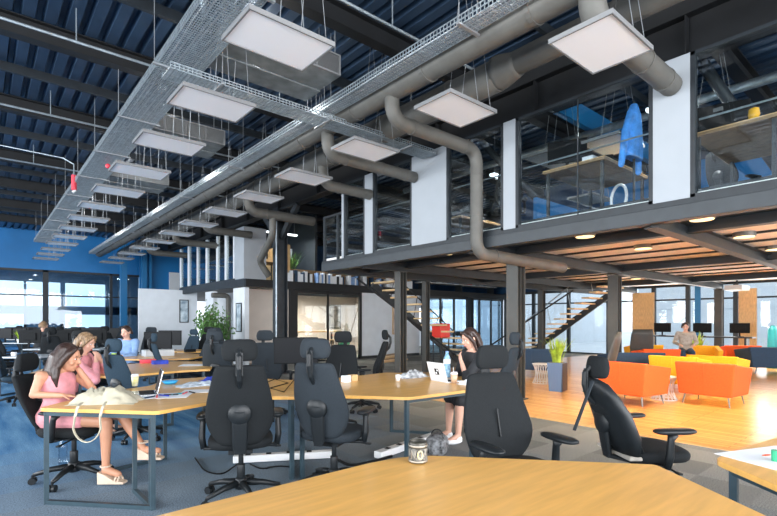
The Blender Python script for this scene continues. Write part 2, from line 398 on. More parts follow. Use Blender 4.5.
# white corner pillar and walls under and above
mb = MB(); mb.b2((XM - .02, YM + .1, 2.79), (XM + .75, YM + .8, 4.45)); struct('wall_corner_upper', mb, M['panelwall'])
mb = MB(); mb.b2((XM + .05, YM + .2, 0), (XM + .2, YM + 1.1, 2.52)); struct('wall_corner_lower', mb, M['white'])
mb = MB(); mb.b2((XM + .2, YM + .9, 0), (8.6, YM + 1.0, 2.52)); struct('wall_recess', mb, M['warmwhite'])
mb = MB(); mb.b2((XM + .9, 15.6, 0), (XM + 1.0, 20.6, 2.52)); struct('wall_side', mb, M['white'])
mb = MB(); mb.b2((XM + .05, 17.4, 0), (XM + .2, 18.2, 2.52)); struct('wall_fin', mb, M['white'])
mb = MB(); mb.b2((4.8, 20.7, 0), (XM + .6, 20.82, 2.72)); struct('wall_partition', mb, M['white'])
# side glazing of the far mezzanine
for j, y in enumerate((15.4, 16.1, 16.9, 17.9, 18.9, 19.9, 20.9)):
    mb = MB(); w = (.1, .12, .1, .14, .1, .16, .16)[j]; mb.b2((XM, y, 2.79), (XM + .1, y + w, 4.45)); struct('wall_mullion', mb, M['white'])
mb = MB()
mb.b2((XM + .03, 15.3, 2.8), (XM + .04, 21, 4.44)); w_ = struct('window_6', mb, M['glass'])
mb = MB(); mb.b2((XM - .01, 15.3, 2.78), (XM + .1, 21, 2.84)); struct('trim_3', mb, M['steel'])
mb = MB(); mb.b2((9.5, 15.3, 2.8), (9.6, 29, 5.6)); struct('wall_inner', mb, M['beamgrey'])
mb = MB(); mb.b2((9.6, 21.5, 2.76), (20.2, 21.6, 5.6)); struct('wall_upper_far', mb, M['darkblue'])

mb = MB(); mb.b2((8.2, YM + .5, 2.76), (8.3, YM + 2.2, 4.1)); struct('wall_screen', mb, M['woodlight'])
mb = MB()
for y in (17.0, 18.2, 19.4): mb.b2((9.44, y, 3.4), (9.5, y + .9, 4.3))
struct('window_14', mb, M['white'])
# tall black column with haunch in front of the far mezzanine
mb = MB(); cx, cy = 6.28, 11.9
for sx in (-.14, .14): mb.box((cx + sx, cy, 2.25), (.02, .28, 4.5))
mb.box((cx, cy, 2.25), (.26, .016, 4.5)); mb.box((cx, cy, .012), (.4, .4, .024))
mb.prism([(cx - .05, cy - .9), (cx - .05, cy + .9), (cx + .05, cy + .9), (cx + .05, cy - .9)], 4.44, 4.49)
for s_ in (-1, 1): mb.bar((cx, cy + .1 * s_, 3.7), (cx, cy + .95 * s_, 4.46), .1, .16)
struct('portal_column', mb, M['steel'])
mb = MB(); mb.tube([(cx - .2, cy - .16, 0), (cx - .2, cy - .16, 4.1)], .02, 6); tag(mb.make('conduit', M['galv']), 'thin pale conduit running up the tall black column', 'conduit')
# kitchen and wall front, plane y = 14.6
YW = YM + .1
mb = MB(); mb.b2((11.15, YW, 0), (14.2, YW + .1, 2.52)); struct('wall_white', mb, M['white'])
mb = MB(); mb.b2((11.15, YW - .01, 0), (14.2, YW, .1)); struct('baseboard_back', mb, M['steel'])
mb = MB()
for x, w in ((8.05, .3), (11.02, .1), (9.6, .03)): mb.b2((x, YW - .04, 0), (x + w, YW + .06, 2.52))
mb.b2((8.3, YW, 2.4), (11.1, YW + .06, 2.52)); mb.b2((8.3, YW, 0), (11.1, YW + .06, .05))
kf = struct('window_7', mb, M['roofbeam'])
mb = MB(); mb.b2((8.35, YW + .02, .05), (11.02, YW + .03, 2.4)); mb.make('pane', M['glass'], kf)
mb = MB(); mb.b2((8.0, 19.0, 0), (14.2, 19.1, 2.6)); struct('wall_kitchen_back', mb, M['warmwhite'])
mb = MB(); mb.b2((8.2, YW + .1, 0), (8.3, 16.4, 2.6)); struct('wall_kitchen_side', mb, M['warmwhite'])
mb = MB(); mb.b2((14.1, YW + .1, 0), (14.2, 19, 2.6)); struct('wall_kitchen_end', mb, M['warmwhite'])
col(14.35, 14.4, 2.52, .25, 'steel'); col(17.2, 14.3, 2.52, .2, 'steel')
# glazed offices behind the stairs
mb = MB()
for x in (14.6, 15.5, 16.4, 17.3, 18.2, 19.1, 20.0): mb.b2((x, YW, 0), (x + .07, YW + .08, 2.52))
mb.b2((14.6, YW, 2.44), (20.1, YW + .08, 2.52)); mb.b2((14.6, YW, 0), (20.1, YW + .08, .06))
gf = struct('window_8', mb, M['beamgrey'])
mb = MB(); mb.b2((14.6, YW + .03, .06), (20.1, YW + .04, 2.44)); mb.make('pane', M['glassblue'], gf)
mb = MB(); mb.b2((14.2, 20.0, 0), (20.2, 20.1, .95)); struct('wall_far_low', mb, M['white'])
mb = MB(); mb.b2((14.2, 20.0, 2.2), (20.2, 20.1, 2.65)); struct('wall_far_high', mb, M['white'])
mb = MB()
for x in (14.2, 15.7, 17.2, 18.7, 20.1): mb.b2((x, 19.98, .9), (x + .09, 20.08, 2.25))
struct('window_9', mb, M['bluesteel'])

mb = MB(); mb.b2((20.3, 14.6, 2.7), (20.4, 36, 5.7)); struct('wall_right_far', mb, M['darkblue'])
mb = MB()
for y in range(15, 36, 2): mb.b2((20.3, y, 0), (20.38, y + .1, 2.7))
struct('window_13', mb, M['beamgrey'])
# right-hand window wall, x = 20.3
XR = 20.3
mb = MB(); ys = (-5, -2.6, -.9, .8, 2.7, 3.55, 4.9, 6.4, 7.6, 9.4, 11.2, 13, 14.6)
for y in ys: mb.b2((XR - .06, y - .07, 0), (XR + .06, y + .07, 2.86))
for z, w in ((.03, .06), (2.25, .06), (2.8, .12)): mb.b2((XR - .05, -5, z - w / 2), (XR + .05, 14.6, z + w / 2))
rf = struct('window_10', mb, M['beamgrey'])
mb = MB(); mb.b2((XR - .008, -5, .06), (XR + .004, 14.6, 2.75)); mb.make('pane', M['glass'], rf)
mb = MB()
for y in (6.05,): mb.b2((XR - .13, y - .09, 0), (XR - .06, y + .09, 2.8))
struct('window_post', mb, M['bluesteel'])
mb = MB(); mb.b2((XR - .02, -5, 2.86), (XR + .05, 14.6, 5.7)); struct('wall_right', mb, M['darkblue'])
mb = MB(); mb.b2((XR - .3, 4.25, 0), (XR - .2, 4.75, 2.55)); mb.b2((XR - .3, 7.5, 0), (XR - .2, 8.3, 2.55)); struct('door_1', mb, M['woodlight'])

# left end: blue wall with glazed front below, outer wall behind
YB = 27.5
mb = MB(); mb.b2((-9, YB, 3.84), (4.9, YB + .15, 5.7)); mb.b2((4.9, YB, 3.84), (6.6, YB + .15, 5.7)); struct('wall_blue', mb, M['blue'])
mb = MB(); mb.b2((6.2, 26.6, 2.72), (9.5, 26.7, 5.7)); struct('wall_blue_side', mb, M['blue'])
mb = MB(); mb.b2((7.6, 26.5, 3.0), (8.1, 26.58, 4.0)); wf = struct('window_11', mb, M['white'])
mb = MB()
for x, w in ((2.3, .22), (-3, .2), (5.05, .12)): mb.b2((x, YB, 0), (x + w, YB + .12, 3.84))
mb.b2((-9, YB, 3.74), (6.4, YB + .12, 3.84)); mb.b2((-9, YB, 0), (6.4, YB + .12, .08)); mb.b2((-9, YB + .03, 2.62), (6.4, YB + .09, 2.68))
gl = struct('window_12', mb, M['steel'])
mb = MB(); mb.b2((-9, YB + .05, .08), (6.4, YB + .06, 3.74)); mb.make('pane', M['glassblue'], gl)
for x, w in ((5.3, .28), (6.25, .22), (6.6, .1)):
    mb = MB(); mb.b2((x, 26.3, 0), (x + w, 26.3 + w, 5.6)); struct('blue_column', mb, M['bluesteel'])
YO = 34.5
mb = MB()
mb.b2((-9, YO, 0), (8, YO + .2, .7)); mb.b2((-9, YO, 1.85), (8, YO + .2, 2.35)); mb.b2((-9, YO, 3.75), (8, YO + .2, 5.7))
for x0, x1 in ((-9, -4), (-.6, -.1), (2.0, 2.12), (3.75, 3.98), (6.1, 8)): mb.b2((x0, YO, .7), (x1, YO + .2, 3.75))
mb.b2((2.0, YO, .7), (3.9, YO + .2, 1.9)); mb.b2((-4, YO + .02, 2.92), (6.4, YO + .12, 3.0))
struct('wall_far', mb, M['outwall'])
mb = MB(); mb.b2((-9, 27.7, 4.6), (8, 34.6, 4.7)); struct('ceiling_far', mb, M['white'])
# shell the camera does not face
mb = MB()
for y in range(-6, 36, 3): mb.b2((-9.1, y - .08, 0), (-8.95, y + .08, 5.7))
mb.b2((-9.1, -6, 0), (-9, 36, .7)); mb.b2((-9.1, -6, 4.9), (-9, 36, 5.7)); struct('wall_left', mb, M['white'])
mb = MB()
for x in range(-9, 21, 3): mb.b2((x - .08, -6.1, 0), (x + .08, -5.95, 5.7))
mb.b2((-9, -6.1, 0), (20.5, -6, .5)); mb.b2((-9, -6.1, 4.9), (20.5, -6, 5.7)); struct('wall_behind', mb, M['white'])
# pavement and pale buildings outside the right windows
mb = MB(); mb.b2((20.6, -40, -.3), (80, 60, -.12)); mb.b2((-40, 35, -.3), (60, 80, -.12)); struct('ground_outside', mb, M['greytop'])
for x, y, sx, sy, h in ((34, 8, 6, 9, 5.0), (33, -4, 5, 8, 3.2), (36, 22, 8, 8, 4)):
    mb = MB(); mb.box((x, y, h / 2 - .12), (sx, sy, h))
    for zz in (1.0, 2.4): mb.box((x - sx / 2 - .02, y, zz), (.05, sy * .8, .5))
    tag(mb.make('distant_building', M['white']), {8: 'tall pale building across the yard seen through the right windows', -4: 'low pale building across the yard at the right edge of the windows', 22: 'pale building beyond the stairs outside the glazing'}[y], 'building')
# ------------------------------------------------------------------ ducts, trays, hung panels
def bend_path(pts, r=.25, n=6):
    """polyline with rounded corners"""
    pts = [V(p) for p in pts]; out = [pts[0]]
    for a, b, c in zip(pts, pts[1:], pts[2:]):
        d1 = (a - b).normalized(); d2 = (c - b).normalized()
        p1 = b + d1 * r; p2 = b + d2 * r
        for i in range(n + 1):
            t = i / n; out.append(p1 * (1 - t) ** 2 + b * 2 * t * (1 - t) + p2 * t * t)
    out.append(pts[-1]); return out
def duct(label, pts, r, collars=(), rb=.25, name='ventilation_duct', group=None):
    t = thing(name, label, 'duct', tuple(pts[0]), group=group); o = V(pts[0])
    P = bend_path([V(p) - o for p in pts], rb)
    MB().tube(P, r, 20).make('pipe', M['duct'], t, smooth=True, bevel=.004)
    for a, b in collars:
        a, b = V(a) - o, V(b) - o
        MB().tube([a, b], r * 1.07, 20).make('collar', M['duct'], t, smooth=False)
    return t
def seams(x, z, ys): return [((x, y, z), (x, y + .05, z)) for y in ys]
duct('long round main duct slung beside the narrow wire tray', [(4.27, -1.5, 4.57), (4.27, 25.6, 4.57)], .165, seams(4.27, 4.57, [1.2 + 1.5 * k for k in range(16)]))
duct('long round duct nearest the black girder over the glazed front', [(5.06, 3.75, 4.56), (5.06, 25, 4.56)], .20, seams(5.06, 4.56, [4.5 + 1.5 * k for k in range(13)]))
t = duct('narrower near stretch of the duct beside the girder, before its reducer', [(5.06, -1.5, 4.60), (5.06, 3.5, 4.60)], .145, seams(5.06, 4.6, [.8, 2.2]))
MB().lathe([(.145, 0), (.16, .05), (.21, .25), (.21, .32)], n=20).make('reducer', M['duct'], t, smooth=True).matrix_local = Matrix.Translation((0, 4.95, -.02)) @ Matrix.Rotation(-PI / 2, 4, 'X')
def ring(p, ax, w=.04):
    return (V(p), V(p) + V(ax) * w)
BR = [(2.13, 4.27, 4.18, 'branch duct ending at the broad white panel at the right', .12),
      (6.5, 4.27, 4.10, 'branch duct with an elbow ending at the large white wall panel', .10),
      (7.85, 5.06, 4.05, 'lower branch duct ending at the slim white panel', .10)]
for y, x, z, lb, r in BR:
    duct(lb, [(x, y, 4.5), (x, y, z), (XF, y, z)], r, [ring((x + .35, y, z), (1, 0, 0)), ring((x + 1.1, y, z), (1, 0, 0)), ring((5.95, y, z), (1, 0, 0))], rb=.22, group='branch ducts')
duct('branch duct that turns down the glazed front and under the mezzanine', [(4.27, 4.92, 4.5), (4.27, 4.92, 4.14), (6.06, 4.92, 4.14), (6.06, 4.92, 2.5), (8.7, 4.92, 2.46)], .10,
     [ring((4.62, 4.92, 4.14), (1, 0, 0)), ring((5.75, 4.92, 4.14), (1, 0, 0)), ring((6.06, 4.92, 3.75), (0, 0, 1), .03), ring((6.06, 4.92, 3.1), (0, 0, 1), .03), ring((6.06, 4.92, 2.82), (0, 0, 1), .05), ring((6.5, 4.92, 2.5), (1, 0, 0))], rb=.24, group='branch ducts')
duct('branch duct reaching the haunch of the tall black column', [(5.06, 11.2, 4.5), (5.06, 11.2, 4.12), (6.9, 11.2, 4.12)], .12, [ring((5.5, 11.2, 4.12), (1, 0, 0))], rb=.25, group='branch ducts')
duct('crooked drop duct beside the tall black column', [(5.7, 11.2, 4.05), (5.7, 11.2, 3.6), (6.0, 12.6, 3.1), (6.3, 12.6, 2.7)], .09, [], rb=.22, group='branch ducts')
for y, w in ((14.2, 'above the white corner pillar'), (17.0, 'behind the corner pillar over the side glazing'), (20.3, 'farthest away, over the white partition')):
    duct('far branch duct ' + w, [(5.06, y, 4.5), (5.06, y, 4.12), (6.5, y, 4.12)], .11, [ring((5.5, y, 4.12), (1, 0, 0))], rb=.24, group='branch ducts')
duct('dark pipe elbow below the side beam over the potted tree', [(6.3, 17.0, 2.35), (6.9, 17.0, 2.35), (6.9, 17.0, 0)], .09, [], rb=.15, name='drain_pipe')

def tray(name, label, p, q, w, depth, n_long, step, hang=(), r=.0035, fr=.011):
    """wire basket tray between p and q (axis aligned)"""
    p, q = V(p), V(q); t = thing(name, label, 'cable tray', tuple(p)); d = (q - p); L = d.length; d.normalize()
    s_ = V((-d.y, d.x, 0)); z = V((0, 0, 1)); mb = MB()
    for k in range(n_long):
        a = s_ * (w * (k / (n_long - 1) - .5)); mb.bar(a, a + d * L, r * 2, r * 2)
    i = 0.0
    while i < L:
        a = d * i
        mb.bar(a - s_ * w / 2, a + s_ * w / 2, r * 2.4, r * 2.4)
        mb.bar(a - s_ * w / 2, a - s_ * w / 2 + z * depth, r * 2.4, r * 2.4); mb.bar(a + s_ * w / 2, a + s_ * w / 2 + z * depth, r * 2.4, r * 2.4)
        i += step
    mb.make('wire_basket', M['galv'], t)
    for sg, nm in ((-1, 'side_rail'), (1, 'side_rail')):
        mb = MB()
        for zz in (0, depth * .5, depth): mb.bar(s_ * (sg * w / 2) + z * zz, s_ * (sg * w / 2) + z * zz + d * L, fr * .8, fr)
        mb.make(nm, M['galv'], t)
    for h in hang:
        mb = MB(); a = d * h
        mb.bar(a - s_ * (w / 2 + .06) - z * .015, a + s_ * (w / 2 + .06) - z * .015, .04, .02)
        for sg in (-1, 1): mb.tube([a + s_ * sg * (w / 2 + .04), a + s_ * sg * (w / 2 + .04) + z * (5.6 - p.z)], .005, 5)
        mb.make('hanger', M['wire'], t)
    # bundled cables lying in the tray
    mb = MB()
    for k in range(7):
        off = w * (-.38 + .76 * (k / 6)); N = max(6, int(L / .8))
        mb.tube([d * (L * j / N) + s_ * (off + random.uniform(-.02, .02)) + z * (.015 + random.uniform(0, .015)) for j in range(N + 1)], .008, 5)
    mb.make('cables', M['whiteplastic'] if name != 'cable_ladder' else M['blackp'], t)
    return t
tray('cable_tray', 'wide galvanised wire cable tray running the length of the hall', (1.95, 1.2, 4.62), (1.95, 23.9, 4.62), .50, .10, 22, .045, [1.2 + 2.0 * k for k in range(11)])
tray('cable_tray', 'narrow galvanised wire tray strapped beside the main duct', (3.93, -1.2, 4.50), (3.93, 25.4, 4.50), .22, .10, 10, .05, [1.5 + 3.0 * k for k in range(8)])
tray('cable_tray', 'short wire tray crossing the hall below the ducts', (1.7, 6.05, 4.36), (6.15, 6.05, 4.36), .32, .07, 14, .05, [.6, 2.2, 3.8])

def light_panel(x0, y0, w, l, z=4.0):
    t = thing('acoustic_panel', '', 'ceiling panel', (x0 + w / 2, y0 + l / 2, z), group='white panels hung under the roof')
    MB().box((0, 0, .022), (w - .02, l - .02, .03)).make('board', M['panel'], t)
    mb = MB()
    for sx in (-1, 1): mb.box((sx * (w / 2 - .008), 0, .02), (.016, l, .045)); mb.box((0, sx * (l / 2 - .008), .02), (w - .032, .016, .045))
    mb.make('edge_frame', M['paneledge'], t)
    mb = MB()
    for sx in (.14, .42):
        for sy in (-1, 1): mb.tube([(sx * w, sy * l * .42, .04), (sx * w, sy * l * .05, 5.62 - z)], .004, 4)
    mb.make('suspension_wires', M['wire'], t)
    return t
ordn = ['nearest', 'second', 'third', 'fourth', 'fifth', 'sixth', 'seventh', 'eighth', 'ninth', 'tenth', 'eleventh', 'twelfth']
p0 = light_panel(0, 0, .855, .60)
first = True
for k in range(13):
    lb = 'white panel hung beside the wide wire tray, %s one in that row' % ('farthest' if k == 12 else ordn[k] + (' from the camera' if k else ''))
    loc = (2.135, 4.07 + 1.69 * k, 4.0)
    if first: p0.location = loc; p0['label'] = lb; first = False
    else: dup(p0, loc, 0, lb)
for k in range(13):
    y = 2.14 + 1.82 * k
    dup(p0, (4.48, y, 4.0), 0, 'white panel hung along the girder side, %s one in that row' % ('farthest' if k == 12 else ordn[k] + (' from the camera' if k else '')))
for u, v, w_ in ((612, 146, 'behind the wide glass pane upstairs'), (553, 160, 'upstairs just right of the slim white panel'), (706, 126, 'upstairs right of the broad white panel'), (590, 200, 'low in the wide pane upstairs')):
    q = at(u, v, 4.05); dup(p0, tuple(q), 0, 'white panel hung ' + w_, 'white panels hung in the upper rooms')
# fan coil unit above the cross tray
t = thing('fan_coil_unit', 'long ceiling air unit with a slatted grille above the nearest left panel', 'air unit', (3.0, 5.65, 4.72))
MB().box((0, 0, .17), (1.5, .5, .30)).make('casing', M['galvsheet'], t, bevel=.01)
mb = MB()
for k in range(4):
    mb.b2((-.72 + .36 * k, -.27, .04), (-.70 + .36 * k, -.25, .28))
for k in range(16): mb.box((0, -.262, .05 + .0145 * k), (1.42, .012, .005))
mb.b2((-.74, -.28, .02), (.74, -.25, .04)); mb.b2((-.74, -.28, .28), (.74, -.25, .30)); mb.b2((-.74, -.28, .02), (-.72, -.25, .30)); mb.b2((.72, -.28, .02), (.74, -.25, .30))
mb.make('grille', M['paneledge'], t)
MB().b2((-.75, .25, 0), (.75, .65, .02)).make('drip_tray', M['galvsheet'], t)
for sx in (-.7, .7):
    for sy in (-.2, .2): MB().tube([(sx, sy, .3), (sx, sy, .88)], .006, 5).make('hanger_rod', M['wire'], t)
for x, y in ((2.9, 9.4), (2.9, 13.0)):
    t2 = dup(t, (x, y, 4.8), 0, 'ceiling air unit behind the %s left panel' % ('third' if y < 10 else 'fifth'))
# red fittings near the wide tray
t = thing('hanging_valve', 'red and white valve hanging from a conduit left of the wide tray', 'valve', tuple(at(74, 190, 4.45)))
MB().tube([(0, 0, 0), (0, 0, .34)], .055, 10).make('body', M['pinkred'], t)
MB().tube([(-.03, 0, -.06), (.03, 0, 0)], .03, 8).make('tip', M['whiteplastic'], t)
MB().tube([(0, 0, .34), (0, .03, .6), (-.2, .1, .72), (-1.5, .2, .78)], .015, 6).make('feed_pipe', M['galv'], t)
c_ = at(108, 166, 4.55); mb = MB(); mb.ell(tuple(c_), (.05, .05, .05)); tag(mb.make('alarm_beacon', M['pinkred'], smooth=True), 'small red round beacon under the wide wire tray', 'beacon')
mb = MB(); mb.tube([(1.25, 5.6, 5.3), (1.45, 5.6, 5.3), (1.7, 5.3, 5.25), (1.8, 5.2, 5.0), (1.86, 5.2, 4.66)], .03, 8); tag(mb.make('flexible_hose', M['galv'], smooth=True), 'pale flexible hose dropping from the roof into the wide tray', 'hose')

# downlights in the mezzanine soffit
def downlight(x, y, lb):
    t = thing('downlight', lb, 'downlight', (x, y, 2.75), group='round warm downlights in the soffit')
    MB().lathe([(.145, 0), (.155, .01), (.155, .07), (.12, .07)], n=24).make('rim', M['galvsheet'], t, smooth=False)
    MB().lathe([(.138, -.008), (.138, .004)], n=24).make('lens', M['downlight'], t)
    l = bpy.data.lights.new('downlight_glow', 'SPOT'); l.energy = 200; l.color = (1, .83, .58); l.spot_size = 2.1; l.spot_blend = .9; l.shadow_soft_size = .09
    o = bpy.data.objects.new('downlight_glow', l); COL.objects.link(o); o.location = (x, y, 2.73)
    return t
DL = [(446, 254, 'nearest the drop duct elbow'), (585, 237, 'left of the nearest cross beam by the edge'), (679, 223, 'closest to the edge at the right'), (643, 249, 'between the nearest cross beams'),
      (565, 268, 'just left of the wooden-floor column with the orange chair'), (636, 279, 'just right of the column behind the orange chair'), (728, 239, 'right of the long cross beam'), (763, 251, 'at the right border, farther in'),
      (707, 280, 'far in, left of the window column'), (763, 276, 'far in at the right border'), (591, 292, 'farthest, above the second stair')]
for u, v, lb in DL:
    p = at(u, v, 2.745)
    for bx in (7.6, 12.1, 17.0):
        if abs(p.x - bx) < .26: p.x = bx + math.copysign(.26, p.x - bx)
    for by in (-.8, 2.4, 5.25, 8.2):
        if abs(p.y - by) < .28: p.y = by + math.copysign(.28, p.y - by)
    downlight(p.x, p.y, 'warm round downlight ' + lb)

# rods bracing the stair bays
for a, b, lb in (((7.3, 9.75, 2.5), (12.0, 10.6, .3), 'thin black bracing rod sloping down right behind the stair'), ((13.4, 10.6, .4), (15.7, 8.5, 2.5), 'pale bracing rod rising right in front of the far stair')):
    mb = MB(); mb.tube([a, b], .028, 8); tag(mb.make('bracing_rod', M['steel']), lb, 'brace')

# stairs
def stair(label, org, rz, n, rise, run, w, sx0):
    t = thing('staircase', label, 'staircase', org, rz)
    for sx in (sx0,): MB().bar((sx, 0, -.0), (sx, run * n, rise * n), .07, .22).make('stringer', M['steel'], t)
    for k in range(n): MB().box((0, run * (k + .5), rise * (k + 1) + .03), (w, .28, .05)).make('tread', M['tread'], t, bevel=.006)
    for sx in (w / 2,):
        mb = MB(); mb.tube([(sx, 0, .95), (sx, run * n, rise * n + .95)], .022, 8)
        for k in range(0, n, 3): mb.tube([(sx, run * (k + .5), rise * (k+1) + .05), (sx, run * k, rise * k + .95)], .014, 6)
        mb.make('handrail', M['galv' if n > 13 else 'steel'], t)
    return t
stair('open stair of oak treads rising to the left behind the orange-red sofa corner', (13.0, 10.9, 0), PI / 2, 12, .212, .33, 1.05, .42)
stair('open stair of oak treads rising to the right beyond the tall planter', (16.9, 11.4, 0), PI, 14, .185, .27, 1.5, -.3)
# ------------------------------------------------------------------ office chairs
def chair_rows(w, hgt, lean=.18, thick=.035, top=1.0, low=.80, bow=.045):
    """backrest sections from bottom to top: tapering at the foot, widest at a third, narrower at the top"""
    R = []
    prof = [(0, .50), (.03, .60), (.10, .76), (.2, .91), (.33, 1.0), (.45, .99), (.6, .92), (.78, .81), (.93, .72), (.98, .67), (1, .58)]
    for f, k in prof:
        z = hgt * f; y = -lean * f * hgt / .6 + .03 * math.sin(PI * min(1, f / .6)) * .8
        e = .35 if f in (0, 1) else (.8 if f in (.03, .98) else 1)
        R.append(((0, y, z), w / 2 * k, thick * e, 3.2, bow * k))
    return R
def office_chair(name, label, fab, w=.50, bh=.62, zs=.47, headrest='bracket', arms=True, lumbar=True, armz=.66, lean=.16):
    t = thing(name, label, 'office chair', group='office swivel chairs')
    base = MB()
    for k in range(5):
        a = 2 * PI * k / 5 + .3; d = V((math.sin(a), math.cos(a), 0))
        base.tube([d * .03 + V((0, 0, .125)), d * .16 + V((0, 0, .115)), d * .30 + V((0, 0, .08))], [.03, .024, .016], 8)
    base.lathe([(.045, .08), (.05, .10), (.045, .16), (.03, .17)], n=16)
    base.make('star_base', M['plastic'], t, smooth=True)
    for k in range(5):
        a = 2 * PI * k / 5 + .3; d = V((math.sin(a), math.cos(a), 0)); s_ = V((d.y, -d.x, 0))
        c = MB(); p = d * .305
        for sg in (-1, 1): c.tube([p + s_ * sg * .006 + V((0, 0, .03)), p + s_ * sg * .028 + V((0, 0, .03))], .03, 12)
        c.tube([p + V((0, 0, .03)), p + V((0, 0, .08))], .01, 6); c.make('caster', M['plastic'], t)
    MB().tube([(0, 0, .16), (0, 0, zs - .20)], .032, 14).tube([(0, 0, zs - .2), (0, 0, zs - .07)], .02, 14).make('gas_lift', M['plastic'], t, smooth=True, bevel=.002)
    mech = MB(); mech.box((0, 0, zs - .065), (.18, .26, .05)).tube([(.08, .05, zs - .07), (.27, .05, zs - .085)], .008, 6).box((.29, .05, zs - .085), (.05, .03, .014))
    mech.make('tilt_mechanism', M['plastic'], t, bevel=.008)
    # seat: stacked super-ellipses, waterfall front
    MB().loft([((0, .01, zs - .045), .19, .18, 3.5), ((0, .01, zs - .04), .235, .225, 3.5), ((0, .01, zs - .005), .25, .24, 3.5), ((0, .005, zs + .03), .245, .235, 3.5), ((0, 0, zs + .045), .21, .20, 3.2), ((0, 0, zs + .042), .1, .1, 2.5)], 28).make('seat', M[fab], t, smooth=True, sub=1)
    yb = -.235; zb = zs + .0
    bk = MB().loft(chair_rows(w, bh, lean), 32); bk.make('backrest', M[fab], t, smooth=True, sub=1, loc=(0, yb, zb))
    sm = MB(); sm.tube([(0, .045 - lean * .28 * bh / .6 + .024, bh * .30), (0, .042 - lean * .42 * bh / .6 + .02, bh * .45), (0, .038 - lean * .56 * bh / .6 + .02, bh * .6)], .006, 6); sm.make('seam', M['plastic'], t, loc=(0, yb, zb))
    # spine bracket, round pivot and the curved bar down to the seat
    sp = MB()
    sp.loft([((0, 0, -.04), .05, .018, 3), ((0, -.0, .06), .056, .022, 3), ((0, -.0, .16), .058, .024, 3), ((0, 0, .27), .055, .02, 3)], 16, Matrix.Translation((0, yb - .06, zb + .02)) @ Matrix.Rotation(.14, 4, 'X'))
    sp.bar((0, -.10, zs - .08), (0, yb - .055, zs - .03), .07, .03)
    sp.bar((0, yb - .05, zs - .045), (0, yb - .065, zs + .06), .08, .035)
    sp.make('back_bar', M['plastic'], t, smooth=False, bevel=.008)
    if lumbar:
        MB().lathe([(.02, 0), (.075, .004), (.085, .02), (.085, .045), (.07, .055)], n=24).make('pivot_cap', M['plastic'], t, smooth=True).matrix_local = Matrix.Translation((0, yb - .115, zb + bh * .42)) @ Matrix.Rotation(-PI / 2, 4, 'X')
    if headrest:
        yt = yb - lean * bh / .6; zt = zb + bh
        MB().loft([((0, 0, 0), .09, .018, 3, .02), ((0, -.002, .012), .118, .034, 3, .03), ((0, 0, .06), .132, .04, 3, .035), ((0, .004, .11), .125, .038, 3, .035), ((0, .006, .15), .108, .03, 3, .03), ((0, .006, .162), .08, .014, 3, .02)], 28).make('headrest', M[fab], t, smooth=True, sub=1, loc=(0, yt + .015, zt + .025))
        hb = MB(); hb.tube([(0, yt + .025, zt - .16), (0, yt - .035, zt - .1), (0, yt - .058, zt - .02), (0, yt - .055, zt + .06), (0, yt - .01, zt + .11)], .02, 8); hb.box((0, yt - .045, zt + .01), (.052, .012, .17)); hb.make('headrest_bracket', M['plastic'], t, smooth=False, bevel=.004)
    if arms:
        for sx in (-1, 1):
            a = MB(); a.bar((sx * .10, -.02, zs - .06), (sx * .275, -.02, zs - .05), .06, .018)
            a.tube([(sx * .275, -.02, zs - .055), (sx * .29, -.01, zs + .03), (sx * .285, .0, armz - .05), (sx * .28, .02, armz - .012)], [.024, .026, .022, .034], 10)
            ar = a.make('armrest', M['plastic'], t, smooth=True)
            MB().loft([((0, 0, 0), .04, .12, 3), ((0, 0, .008), .052, .145, 3), ((0, 0, .022), .052, .145, 3), ((0, 0, .03), .042, .13, 3)], 20).make('arm_pad', M['plastic'], ar, smooth=True, loc=(sx * .28, .03, armz - .01))
    return t
P_ = {}
P_['black'] = office_chair('office_chair', 'x', 'mesh')
P_['grey'] = office_chair('office_chair', 'x', 'greyfab', w=.47)
P_['blue'] = office_chair('office_chair', 'x', 'bluefab', w=.47)
used = set()
def chair(kind, p, rz, label, dz=0):
    o = P_[kind]
    if kind in used: o = dup(o)
    used.add(kind)
    o.location = (p[0], p[1], 0); o.rotation_euler = (0, 0, rz); o['label'] = label
    return o
# foreground
chair('black', atd(241, 3.82), yaw(-.28, 1), 'black high-back office chair from behind, left of the two at the middle desk')
chair('grey', atd(334, 4.05), yaw(.32, 1), 'charcoal office chair from behind, right of the two at the middle desk')
c3 = office_chair('office_chair', 'large dark grey office chair facing the camera behind the foreground desk', 'mesh', w=.54, bh=.58, zs=.48, headrest=True, lumbar=False, armz=.66, lean=.10)
c3.location = atd(521, 2.95); c3.rotation_euler = (0, 0, yaw(.42, -.9))
c4 = office_chair('office_chair', 'black office chair in side view with a coat over its back, beyond the foreground desk', 'mesh', w=.44, bh=.50, zs=.47, armz=.66, lean=.20)
c4.location = atd(645, 3.5); c4.rotation_euler = (0, 0, yaw(1, .08))
c5 = office_chair('office_chair', 'black office chair the woman in the pink dress sits on', 'mesh', w=.46, bh=.48, zs=.46, armz=.64, lean=.26)
c5.location = atd(74, 4.25); c5.rotation_euler = (0, 0, yaw(1, .05))
